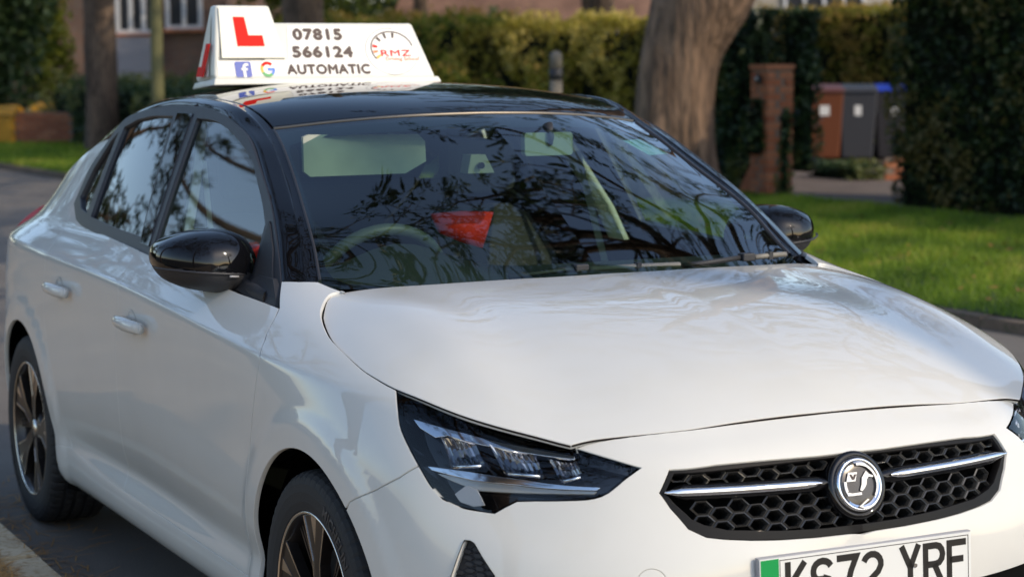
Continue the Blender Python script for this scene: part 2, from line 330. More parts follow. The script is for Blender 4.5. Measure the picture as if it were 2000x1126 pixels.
def sm(L,k=4,closed=False):
    """Catmull-Rom densify"""
    L=np.array(L,float); n=len(L)
    if closed: Q=np.concatenate([L[-1:],L,L[:2]])
    else: Q=np.concatenate([2*L[:1]-L[1:2],L,2*L[-1:]-L[-2:-1]])
    out=[]
    for i in range(n if closed else n-1):
        a,b,c,d=Q[i:i+4]
        for t in np.linspace(0,1,k,endpoint=False): out.append(.5*((2*b)+(c-a)*t+(2*a-5*b+4*c-d)*t*t+(3*b-a-3*c+d)*t**3))
    if not closed: out.append(L[-1])
    return [tuple(o) for o in out]
def resamp(p,L,step):
    L=np.array(L,float); P=p(L[:,0],L[:,1]); out=[]
    for i in range(len(L)):
        j=(i+1)%len(L); d=np.linalg.norm(P[j]-P[i])
        if d<1e-4: continue
        k=max(1,int(math.ceil(d/step)))
        for t in range(k): out.append(L[i]+(L[j]-L[i])*t/k)
    return np.array(out)
def inset(p,L,gap,nsign,hole=False):
    """move closed outline L inwards by gap metres (3-D metric)"""
    u,v=L[:,0],L[:,1]; e=.02
    P=p(u,v); Pu=(p(np.minimum(u+e,p.n-1),v)-p(np.maximum(u-e,0),v))/(np.minimum(u+e,p.n-1)-np.maximum(u-e,0))[:,None]
    Pv=(p(u,np.minimum(v+e,p.m-1))-p(u,np.maximum(v-e,0)))/(np.minimum(v+e,p.m-1)-np.maximum(v-e,0))[:,None]
    N=np.cross(Pu,Pv); N/=np.linalg.norm(N,axis=1)[:,None]+1e-12
    area=.5*np.sum(u*np.roll(v,-1)-np.roll(u,-1)*v); sgn=1 if area>0 else -1
    nx=np.roll(P,-1,0)-P; pv=P-np.roll(P,1,0); 
    b1=np.cross(N,nx); b1/=np.linalg.norm(b1,axis=1)[:,None]+1e-12; b0=np.cross(N,pv); b0/=np.linalg.norm(b0,axis=1)[:,None]+1e-12
    b=b1+b0; q=np.linalg.norm(b,axis=1); b=b/(q[:,None]+1e-9); sc=1/np.clip(q/2,.5,1)
    b*=sgn*(-1 if hole else 1)
    D=b*(gap*sc)[:,None]
    a11=(Pu*Pu).sum(1);a12=(Pu*Pv).sum(1);a22=(Pv*Pv).sum(1);r1=(Pu*D).sum(1);r2=(Pv*D).sum(1);det=a11*a22-a12*a12+1e-15
    du=(a22*r1-a12*r2)/det; dv=(a11*r2-a12*r1)/det
    edge=(np.abs(P[:,1])<1e-4)&(u<.5) | (np.abs(P[:,1])<1e-4)&(v<.5)
    out=np.stack([u+du,v+dv],1); 
    # keep centre-line points on the centre line
    if p in (A,AF) : out[edge,0]=0
    elif p in (H,C): out[edge,1]=0
    out[:,0]=np.clip(out[:,0],0,p.n-1); out[:,1]=np.clip(out[:,1],0,p.m-1)
    return out,-b,edge
def panel(name,p,outer,mat,parent,holes=(),gap=.002,rim=.012,off=0.,res=.02,side='r',lift=None,kind=None,round_=.0012,flip=None):
    """side: 'r' = y<0 half, 'l' = y>0 half, 'b' = both halves as one mesh, joined on the centre line"""
    loops=[(resamp(p,outer,res*.6),False)]+[(resamp(p,h,res*.6),True) for h in holes]
    L2=[];
    for L,h in loops:
        l,bo,edge=inset(p,L,gap,1,h); L2.append((l,bo,edge,h))
    # interior points
    O=L2[0][0]; cols=[]
    for i in range(p.n-1):
        j=p.m//2; d=max(np.linalg.norm(p(np.array(i+1.),np.array(float(q)))-p(np.array(float(i)),np.array(float(q)))) for q in (0,j,p.m-1)); k=max(1,int(math.ceil(d/res))); cols+=list(i+np.arange(k)/k)
    cols.append(p.n-1); rows=[]
    for j in range(p.m-1):
        d=max(np.linalg.norm(p(np.array(float(q)),np.array(j+1.))-p(np.array(float(q)),np.array(float(j)))) for q in (0,p.n//2,p.n-1)); k=max(1,int(math.ceil(d/res))); rows+=list(j+np.arange(k)/k)
    rows.append(p.m-1)
    U,V=np.meshgrid(np.array(cols,float),np.array(rows,float),indexing='ij'); Q=np.stack([U.ravel(),V.ravel()],1)
    mn,mx=O.min(0),O.max(0); Q=Q[((Q>mn)&(Q<mx)).all(1)]
    ins=pip(Q,O)
    for l,_,_,h in L2[1:]: ins&=~pip(Q,l)
    Q=Q[ins]
    if len(Q):   # drop points hugging the boundary
        B=np.concatenate([l for l,_,_,_ in L2]); PB=p(B[:,0],B[:,1]); PQ=p(Q[:,0],Q[:,1]); keep=np.ones(len(Q),bool)
        for s in range(0,len(Q),2000): keep[s:s+2000]=(((PQ[s:s+2000,None]-PB[None])**2).sum(-1).min(1)>(res*.3)**2)
        Q=Q[keep]
    # triangulate in (u,v) scaled to metres
    su=np.concatenate([[0],np.cumsum([max(.02,np.linalg.norm(p(np.array(i+1.),np.array(p.m/2))-p(np.array(float(i)),np.array(p.m/2)))) for i in range(p.n-1)])])
    sv=np.concatenate([[0],np.cumsum([max(.02,np.linalg.norm(p(np.array(p.n/2),np.array(j+1.))-p(np.array(p.n/2),np.array(float(j))))) for j in range(p.m-1)])])
    allp=[];edges=[];o=0
    for l,_,_,_ in L2:
        n=len(l); allp.append(l); edges+=[(o+i,o+(i+1)%n) for i in range(n)]; o+=n
    nb=o; allp.append(Q); UV=np.concatenate(allp)
    XY=np.stack([np.interp(UV[:,0],range(p.n),su),np.interp(UV[:,1],range(p.m),sv)],1)
    vs,es,fs,ov,oe,of=delaunay_2d_cdt([Vector(x) for x in XY],edges,[],0,1e-6)
    # map output vertices back
    idx=np.array([a[0] if a else -1 for a in ov]); xy=np.array([tuple(v) for v in vs])
    uv=np.zeros((len(vs),2)); ok=idx>=0; uv[ok]=UV[idx[ok]]
    if (~ok).any(): uv[~ok,0]=np.interp(xy[~ok,0],su,range(p.n)); uv[~ok,1]=np.interp(xy[~ok,1],sv,range(p.m))
    F=np.array([tuple(f) for f in fs]); cen=xy[F].mean(1)
    polys=[]; o=0
    for l,_,_,_ in L2: polys.append(XY[o:o+len(l)]); o+=len(l)
    ins=pip(cen,polys[0])
    for q in polys[1:]: ins&=~pip(cen,q)
    F=F[ins]
    P=p(uv[:,0],uv[:,1]); N=p.normal(uv[:,0],uv[:,1])
    c0=np.array([-1.2,0,.55]); out=np.sign(((P-c0)*N).sum(1).mean()); N=N*out
    if lift is not None: P,N=lift(P,N)
    P=P+N*off
    V=[P];NN=[N];FF=[]
    tri=P[F]; fn=np.cross(tri[:,1]-tri[:,0],tri[:,2]-tri[:,0]); fl=(fn*N[F[:,0]]).sum(1)<0; F[fl]=F[fl][:,::-1]; FF=[tuple(f) for f in F]
    if rim:
        rev={}
        for k,a in enumerate(ov):
            for q in a: rev[q]=k
        o=0; base=len(P)
        for l,bo,edge,h in L2:
            n=len(l); ids=[rev.get(o+i,-1) for i in range(n)]
            if -1 in ids: o+=n; continue
            p0=P[ids]; n0=N[ids]; r1=p0+bo*round_-n0*round_*1.0; r2=p0+bo*round_*1.3-n0*rim
            V+=[r1,r2]; n1=n0+bo*1.6; n1/=np.linalg.norm(n1,axis=1)[:,None]; NN+=[n1,bo+n0*.05]
            for i in range(n):
                j=(i+1)%n
                if edge[i] and edge[j]: continue
                a,b_=ids[i],ids[j]; c_,d_=base+i,base+j; e_,f_=base+n+i,base+n+j
                qd=[(a,b_,d_,c_),(c_,d_,f_,e_)]
                q=qd[0]; vv=[p0[i],p0[j],r1[j]]; fn=np.cross(vv[1]-vv[0],vv[2]-vv[0])
                if np.dot(fn,n1[i])<0: qd=[x[::-1] for x in qd]
                FF+=qd
            base+=2*n; o+=n
    V=np.concatenate(V);NN=np.concatenate(NN)
    def half(sgn):
        v=V*[1,sgn,1]; n=NN*[1,sgn,1]; f=FF if sgn>0 else [x[::-1] for x in FF]
        return v,n,f
    if side=='b':
        v,n,f=half(1); v2,n2,f2=half(-1); k=len(v)
        on=np.abs(v[:,1])<1e-5; mp=np.where(on,np.arange(k),np.arange(k)+k); n[on,1]=0
        f=list(f)+[tuple(mp[i] for i in x) for x in f2]
        return mk(name,np.concatenate([v,v2]),f,mat,parent,True,np.concatenate([n,n2]),kind=kind)
    v,n,f=half(1 if side=='l' else -1)
    return mk(name,v,f,mat,parent,True,n,kind=kind)
def both(name,*a,**k):
    r=panel(name,*a,side='r',**k); return r,panel(name,*a,side='l',**k)

def seam_line(name,pts3,r,parent,side=(-1,1)):
    for s in side:
        v,f=tube([tuple(np.array(p)*[1,s,1]) for p in pts3],r,6,cap=False); mk(name,v,f,M['gapshade'],parent,True)
def lower(p,L,d):
    Q=p(np.array(L)[:,0],np.array(L)[:,1]); N=p.normal(np.array(L)[:,0],np.array(L)[:,1]); c0=np.array([-1.2,0,.55]); N*=np.sign(((Q-c0)*N).sum(1))[:,None]; return Q-N*d
# ------------------------------------------------ the car
car=empty('hatchback_car',(0,0,0),0,'white hatchback with a black roof parked by the kerb, learner sign on top','car')
def arc(cx,a0,a1,r=.352,n=40,cz=.315):
    return [(cx+r*math.cos(t),cz+r*math.sin(t)) for t in np.linspace(R_(a0),R_(a1),n)]
def xz(L): return inv(A,L,axes=(0,2))
def P3(p,L): L=np.array(L); return p(L[:,0],L[:,1])
lens=CUR['lens']; shutH=CUR['shutH']; shH3=P3(H,sm(shutH,3))
# BONNET
iend=[i for i,q in enumerate(shutH) if abs(q[0]-7.27)<.4][0]
front=[inv(H,[(x,y)],axes=(0,1))[0] for x,y in [(.6225,.5585),(.627,.535),(.634,.508),(.653,.446),(.671,.375),(.684,.31),(.693,.235),(.6985,.16),(.7015,.08),(.703,0)]]
k_=[i for i,q in enumerate(CUR['shutH']) if i<=14]
sh=sm([CUR['shutH'][i] for i in range(4,15)],3)
rear=[inv(H,[(-.215-.19*y*y-(.03 if y>.66 else 0),y)],axes=(0,1))[0] for y in np.linspace(0,.65,14)]
bon=rear+[inv(H,[(x,y)],axes=(0,1))[0] for x,y in [(-.300,.672),(-.292,.695),(-.272,.713)]]+sh+sm(front,3)
for i,(u,v) in enumerate(bon):
    if i==0 or i==len(bon)-1: bon[i]=(u,0.)
def crease(P,N):
    # shallow centre fold and a soft bone line towards the lamps
    y=np.abs(P[:,1]); x=P[:,0]; s=.0022; f=np.clip((x+.15)/.2,0,1)*np.clip((.72-x)/.3,0,1)
    t=np.clip((y-.03)/.035,-1,1); P=P.copy(); P[:,2]-=(s*f)*(.5+.5*np.sin(t*np.pi/2)); 
    N=N.copy(); N[:,1]+=np.where(np.abs(t)<1,(s*f)*.5*np.pi/2/.035*np.cos(t*np.pi/2),0)*.8
    return P,N/np.linalg.norm(N,axis=1)[:,None]
panel('bonnet',H,bon,M['paint'],car,side='b',gap=.0030,lift=crease,res=.018)
fl=[(u,v) for u,v in sm(front,3)]; fc=lower(H,fl,.0038); fc[-1,1]=0
v,f=tube(list(fc)+[tuple(p*[1,-1,1]) for p in fc[::-1][1:]],.0021,6,cap=False); mk('bonnet_gap_shade',v,f,M['gapshade'],car,True)  # dark tube added in the front bonnet gap to draw its shade
seam_line('bonnet_gap_shade',lower(H,[bon[14],bon[15],bon[16]]+sh,.0045),.0020,car)
# FRONT WINGS
df=CUR['door_front']; b0=inv(A,[(-.432,.23,)],axes=(0,2))
shA=inv(A,[tuple(x) for x in shH3[[i for i in range(0,len(shH3)) if i<=9*3]]])
ft=CUR['fendtop']
seam=CUR['seam']; s_end=P3(A,[seam[-1]])[0]; a_s=math.degrees(math.atan2(s_end[2]-.315,s_end[0]))
arcA=[q for q in xz(arc(0,a_s+.2,180,.352,40))]
lensrear=sm(lens[0:5],3)
def kmin(L,t): return min(range(len(L)),key=lambda i:np.linalg.norm(np.array(L[i])-np.array(t)))
wing=xz([(-.436,.205),(-.436,.289)])+sm(df[:-1][::-1],3)+ft+shA[1:]+lensrear+sm(seam[1:],2)+arcA+xz([(-.350,.27),(-.347,.205)])
both('front_wing',AF,wing,M['paint'],car,gap=.0026,res=.02)
# DOORS
belt=xz([(-.357,.933),(-.6,.943),(-.9,.957),(-1.2,.972),(-1.41,.982)])
belt2=xz([(-1.41,.982),(-1.7,.993),(-1.9,1.0),(-2.052,1.009),(-2.136,1.022),(-2.25,1.06)])
dbot=CUR['door_bottom']; dm=CUR['door_mid']; dr=CUR['door_rear']
d1=sm(df[1:-1],3)+sm(dbot[::-1][0:3],3)[:-1]+xz([(-1.2,.297),(-1.478,.298)])+sm(dm[::-1],3)+belt[::-1][1:-1]
d1=sm(df[:-1],3)+[xz([(-.436,.289)])[0]]+xz([(-.755,.291),(-1.195,.296),(-1.49,.2985)])+sm(dm[::-1],3)+belt[::-1][1:-1]
both_=both('front_door',AF,d1,M['paint'],car,gap=.0024,res=.022)
drU=[belt2[-1]]+xz([(-2.262,1.03)])+dr
d2=sm(dm,3)+xz([(-1.49,.2985),(-1.693,.3),(-1.86,.311)])+sm(dr[::-1],3)+xz([(-2.262,1.03)])+belt2[::-1][:-1]
rdoor=both('rear_door',AF,d2,M['paint'],car,gap=.0018,res=.022)
seam_line('door_gap_shade',lower(AF,sm(df[:-1],3),.0042),.0030,car)  # dark tubes laid in the door gaps, their shade put into colour
seam_line('door_gap_shade',lower(AF,sm(dm,3),.0046),.0026,car)
seam_line('door_gap_shade',lower(AF,sm(dr,3),.0048),.0024,car)
# SILL
sill=xz([(-.436,.289),(-.755,.291),(-1.195,.296),(-1.49,.2985),(-1.693,.3),(-1.86,.311),(-2.022,.329),(-2.13,.32),(-2.186,.315),(-2.178,.235)])+[inv(A,[(-2.165,.20)],axes=(0,2))[0]]+[(u,.15) for u in np.linspace(12.95,10.3,24)]+xz([(-.436,.21)])
both('sill',AF,sill,M['paint'],car,gap=.0012,res=.03,rim=.03)
# REAR QUARTER with rear bumper
rb=CUR['door_rear']
q_=sm(rb,3)+xz([(-2.022,.329),(-2.13,.32)])+xz(arc(-2.538,0,180))+xz([(-2.89,.24)])+[(u,.6) for u in np.linspace(15.3,19,10)]+[(19.,v) for v in np.linspace(1,9.5,10)]+[(18.2,10.2),(17.2,10.6)]+inv(A,[(-2.99,.74,.945),(-2.93,.72,.985),(-2.80,.70,1.05),(-2.66,.69,1.12),(-2.5,.675,1.19),(-2.35,.655,1.245)])+xz([(-2.219,1.266),(-2.27,1.164),(-2.25,1.06),(-2.262,1.03)])
both('rear_quarter_panel',AF,q_,M['paint'],car,gap=.0018,res=.03)
# FRONT BUMPER (with the strip above the grille)
gr=CUR['grille']; gcl=[(0.,gr[0][1]+.01)]+gr+[(0.,6.37)]
arcB=xz(arc(0,a_s-.2,-20,.352,30))
fogp=[(u,v) for u,v in CUR['fog']]
fb=P3(A,[fogp[4]])[0]; fe=P3(A,[fogp[5]])[0]
bx=inv(A,[(.615,.706,.46),(.625,.70,.40),(.60,.722,.34),(.555,.752,.32),(.52,.775,.36),(.51,.782,.43)])
fog=fogp[:5]+bx[:3]+bx[3:]+fogp[5:]
intake=[(.35,4.35),(1.6,4.38),(2.6,4.45),(3.6,4.55),(4.2,4.3),(4.35,3.6),(4.1,2.9),(3.2,2.5),(1.6,2.4),(.35,2.4)]
i0=[(0,4.35)]+intake[1:-1]+[(0,2.4)]
towc=CUR['tow'][0]; tc3=P3(A,[towc])[0]
tow=inv(A,[(tc3[1]+.026*math.cos(t),tc3[2]+.024*math.sin(t)) for t in np.linspace(0,2*np.pi,28,endpoint=False)],axes=(1,2),front=True)
shA_=inv(A,[tuple(q) for q in P3(H,sm(front,2))])
bp=[(0.,shA_[-1][1])]+shA_[::-1][1:]+[lens[18],lens[17]]+[lens[16]]+sm(lens[11:16],2)[::-1]+lens[5:11][::-1]+[lens[4]]+sm(seam[1:],2)+arcB+[(7.25,.5)]+[(u,.4) for u in np.linspace(6.8,0,20)]
bp+=[(0.,2.3)]+[(u,v-0.0) for u,v in intake[::-1][1:-1]]+[(0.,4.4)]+[(0.,6.3)]+gr[::-1]+[(0.,gr[0][1]+.01)]
bumper=panel('front_bumper',AF,bp,M['paint'],car,holes=(fog,tow),side='b',gap=.0024,res=.016,rim=.016)
t_=both('tow_eye_cover',AF,tow,M['paint'],bumper,gap=.0008,rim=.006,res=.01)
# inner bodies (black sheets close behind, so the panel gaps read as shade)
inn=xz([(-.34,.20)])+xz(arc(0,200,-20,.37,50))+[(7,.6)]+[(u,.6) for u in np.linspace(6.5,0.0,14)]+[(0.,6.2)]+gr[::-1]+[(0.,gr[0][1]+.15),(0.,11.8)]+[(2.,11.9),(4.2,10.8),(5,11.1),(6,11.2),(7,11.),(8,11.),(9,11.5),(9.7,12.3)]+xz([(-.6,.93),(-1.4,.97),(-2.05,.995),(-2.3,1.05),(-2.4,1.2),(-2.8,.99)])+[(17.5,9.5),(19,9),(19,1)]+xz([(-2.92,.25)])+xz(arc(-2.538,190,-10,.37,50))+xz([(-2.15,.21)])
for n in ('r','l'): panel('inner_body',A,inn,M['void'],car,holes=(lens,fog),side=n,gap=0,rim=0,off=-.012,res=.03)
panel('inner_bonnet',H,[(1,0),(1,5),(2,8.5),(3.5,9),(5,7.6),(6.2,6.1),(7.2,4.9),(7.6,4.2),(8.25,2),(8.35,0)],M['void'],car,side='b',gap=0,rim=0,off=-.014,res=.04)
# wheel-arch liners
def liner(cx,s):
    V=[];F=[];n=30
    for k,(y,r) in enumerate(((.826,.352),(.80,.372),(.55,.385),(.54,.02))):
        for t in np.linspace(R_(-25),R_(205),n): V.append((cx+r*math.cos(t),y*s,.315+r*math.sin(t)))
    for k in range(3):
        for i in range(n-1): F.append((k*n+i,k*n+i+1,(k+1)*n+i+1,(k+1)*n+i))
    mk('wheel_arch_liner',V,F,M['void'],car,True)
for cx in (0,-2.538):
    for s in (-1,1): liner(cx,s)
# floor pan
boxo('floor_pan',(-1.25,0,.19),(3.6,1.5,.03),M['void'],car)
boxo('firewall',(-.18,0,.62),(.03,1.45,.55),M['void'],car)
# GLASSHOUSE ---------------------------------------------------
def iso(p,us=None,vs=None): return [(float(a),float(b)) for a,b in zip(us,vs)]
n_=16
ws=[(0.15,0.)]+iso(C,[.15]*n_,np.linspace(.2,3,n_))+iso(C,np.linspace(.4,5.85,24),[3.]*24)+iso(C,[5.93]*n_,np.linspace(3,0,n_))
wscreen=panel('windscreen',C,[(.1,0.)]+ws[1:],M['glass'],car,side='b',gap=.004,rim=.0,off=-.002,res=.03)
# printed dark border under the windscreen edge, joined ring
fr_out=[(.1,0.)]+ws[1:]
fr_in=[(1.05,0.)]+iso(C,[1.05]*8,np.linspace(.3,2.55,8))+[(1.2,2.72),(1.5,2.8)]+iso(C,np.linspace(2,5,14),[2.83]*14)+[(5.25,2.76),(5.38,2.5)]+iso(C,[5.42]*8,np.linspace(2.2,0,8))
frit=panel('windscreen_border',C,fr_out+fr_in[::-1],M['gloss'],wscreen,side='b',gap=.004,rim=0,off=-.007,res=.03)
# small bay for the sensor in the border
roof=[(6.02,0.)]+iso(C,[6.02]*n_,np.linspace(.2,2.97,n_))+iso(C,np.linspace(6.3,13.0,30),[2.97]*30)+iso(C,[13.]*n_,np.linspace(2.9,0,n_))
panel('roof_panel',C,roof,M['gloss'],car,side='b',gap=.003,rim=.012,off=0,res=.03)
rail=iso(C,np.linspace(.85,13.3,60),[3.03]*60)+iso(C,[13.3]*5,np.linspace(3.4,5.6,5))+iso(C,np.linspace(13.3,.85,60),[6.]*60)
both('roof_pillar',C,rail,M['gloss'],car,gap=.002,rim=.02,res=.02)
# thin bright seam strip over the windscreen and beside it
def strip3(name,p,L,w,h,mat_,parent,side=(-1,1)):
    Q=P3(p,L); N=p.normal(np.array(L)[:,0],np.array(L)[:,1]); c0=np.array([-1.2,0,.55]); N*=np.sign(((Q-c0)*N).sum(1))[:,None]
    T=np.gradient(Q,axis=0); T/=np.linalg.norm(T,axis=1)[:,None]; B=np.cross(N,T); out=[]
    for s in side:
        V=[];F=[]
        for i in range(len(Q)):
            for a,b in ((-w,-.006),(-w*.7,h),(w*.7,h),(w,-.006)): V.append((Q[i]+B[i]*a+N[i]*b)*[1,s,1])
        for i in range(len(Q)-1):
            for k in range(3):
                f=(i*4+k,i*4+k+1,(i+1)*4+k+1,(i+1)*4+k); F.append(f if s<0 else f[::-1])
        out.append(mk(name,V,F,mat_,parent,True))
    return out
strip3('windscreen_seal',C,iso(C,np.linspace(1.0,5.9,40),[3.0]*40),.0045,.002,M['satin'],car)
M['beige']=mat('roof_strip_metal',(.16,.14,.12),.35,metal=.7)
strip3('roof_edge_strip',C,iso(C,[5.975]*30,np.linspace(0,2.95,30)),.0014,.0012,M['beige'],car)
# side windows
GF=[(-1.436,1.340),(-1.36,1.339),(-1.28,1.334),(-1.157,1.311),(-1.052,1.282),(-.943,1.245),(-.841,1.189),(-.763,1.144),(-.697,1.099),(-.670,1.02),(-.66,.978),(-1.0,.990),(-1.37,1.006)]
GR=[(-1.63,1.342),(-1.49,1.012),(-1.75,1.022),(-2.005,1.034),(-2.03,1.17),(-2.045,1.300),(-1.94,1.325),(-1.8,1.339)]
GQ=[(-2.085,1.284),(-2.13,1.255),(-2.20,1.165),(-2.225,1.08),(-2.15,1.048),(-2.065,1.04),(-2.075,1.17)]
FO=[(-.40,.925),(-.448,.955),(-.488,.987),(-.581,1.059),(-.711,1.147),(-.879,1.232),(-1.011,1.294),(-1.108,1.323),(-1.224,1.349),(-1.364,1.368),(-1.537,1.373),(-1.729,1.37),(-1.918,1.353),(-2.075,1.326),(-2.15,1.272),(-2.262,1.165),(-2.275,1.056),(-2.165,1.014),(-2.07,1.002),(-1.7,.982),(-1.358,.969),(-.9,.945),(-.6,.931)]
smg=lambda L: L
for s in ('r','l'):
    fo=FO[:1]+sm(FO[1:16],3)+FO[16:]
    fr=panel('window_frame',G,guv(fo),M['satin'],car,holes=(guv(GF[:1]+sm(GF[1:9],3)+GF[9:]),guv(GR),guv(GQ)),side=s,gap=.001,rim=.018,off=.004,res=.025)
    gf=panel('side_window',G,guv(GF[:1]+sm(GF[1:9],3)+GF[9:]),M['sglass'],car,side=s,gap=-.008,rim=0,off=-.006,res=.05)
    gr_=panel('side_window',G,guv(GR),M['pglass'],car,side=s,gap=-.008,rim=0,off=-.006,res=.05)
    gq=panel('side_window',G,guv(GQ),M['pglass'],car,side=s,gap=-.008,rim=0,off=-.006,res=.05)
    panel('door_pillar_cover',G,guv([(-1.475,1.352),(-1.395,.99),(-1.47,.993),(-1.60,1.352)]),M['gloss'],car,side=s,gap=.002,rim=.004,off=.0075,res=.04)
    panel('sail_panel',G,guv([(-.50,.955),(-.585,1.045),(-.668,1.105),(-.642,1.0),(-.628,.955)]),M['matte'],car,side=s,gap=0,rim=.006,off=.009,res=.03)
# tailgate and tail lamps
def loft2(name,a,b,mat_,parent):
    V=list(a)+list(b); n=len(a); return mk(name,V,[(i,i+1,n+i+1,n+i) for i in range(n-1)],mat_,parent,True)
ce=np.array([C(np.array(13.),np.array(v)) for v in np.linspace(0,5.5,12)])
lo=np.array([(-3.19,.05+.62*t,.97-.02*t) for t in np.linspace(0,1,12)]); lo[:,0]+=.25*np.linspace(0,1,12)**2; lo[0,1]=0
full=lambda X: np.concatenate([(X*[1,-1,1])[::-1],X[1:]])
loft2('rear_window',full(ce),full(lo),M['gloss'],car)
lo2=lo.copy(); lo2[:,2]=.72; lo2[:,0]-=.02
loft2('tailgate',full(lo),full(lo2),M['paint'],car)
for s_ in (-1,1):
    L=[(.655,1.0),(.694,.985),(.737,.955),(.765,.925),(.783,.890),(.765,.875),(.72,.90),(.67,.945)]
    v,f=prism([(s_*y,z) for y,z in sm(L,3,True)],-.10,.09,lambda y,z,d:(-2.97+d-.15*(abs(y)-.7)*-1-.0,y,z)); o=mk('tail_lamp',v,f,M['taillamp'],car); b_=o.modifiers.new('bevel','BEVEL'); b_.width=.012; b_.segments=3; b_.limit_method='ANGLE'
# DOOR HANDLES
def handle(x0,x1,z,par):
    for s,pp in ((-1,par[0]),(1,par[1])):
        n=14; V=[];F=[];k=10
        for i in range(n):
            t=i/(n-1); x=x0+(x1-x0)*t; e=math.sin(math.pi*min(max(t*1.0,0.02),.98))**.45
            hh=.0165*(.62+.38*e)+.003*t; yo=.885+.010+.026*e; th=.013*(.65+.35*e)
            zc=z+ .004*math.sin(math.pi*t)
            for j in range(k):
                a=2*math.pi*j/k; V.append((x,s*(yo+th*math.cos(a)),zc+hh*math.sin(a)))
        for i in range(n-1):
            for j in range(k): 
                f=(i*k+j,i*k+(j+1)%k,(i+1)*k+(j+1)%k,(i+1)*k+j); F.append(f)
        F+=[tuple(range(k)),tuple((n-1)*k+j for j in range(k))]
        mk('door_handle',V,F,M['paint'],pp,True)
        # shallow cup shadow line behind the grip
        V=[];F=[];xc=x0+(x1-x0)*.38;m=24
        for r,(dz,dy) in enumerate(((1,.0006),(.9,.0014),(.82,.0006))):
            for j in range(m):
                a=2*math.pi*j/m; V.append((xc+.045*dz*math.cos(a),s*(.8855+dy),z+.036*dz*math.sin(a)))
        for r in range(2):
            for j in range(m): F.append((r*m+j,r*m+(j+1)%m,(r+1)*m+(j+1)%m,(r+1)*m+j))
        mk('handle_recess',V,F,M['paint'],pp,True)
handle(-1.345,-1.112,.803,both_); handle(-2.105,-1.872,.822,rdoor)
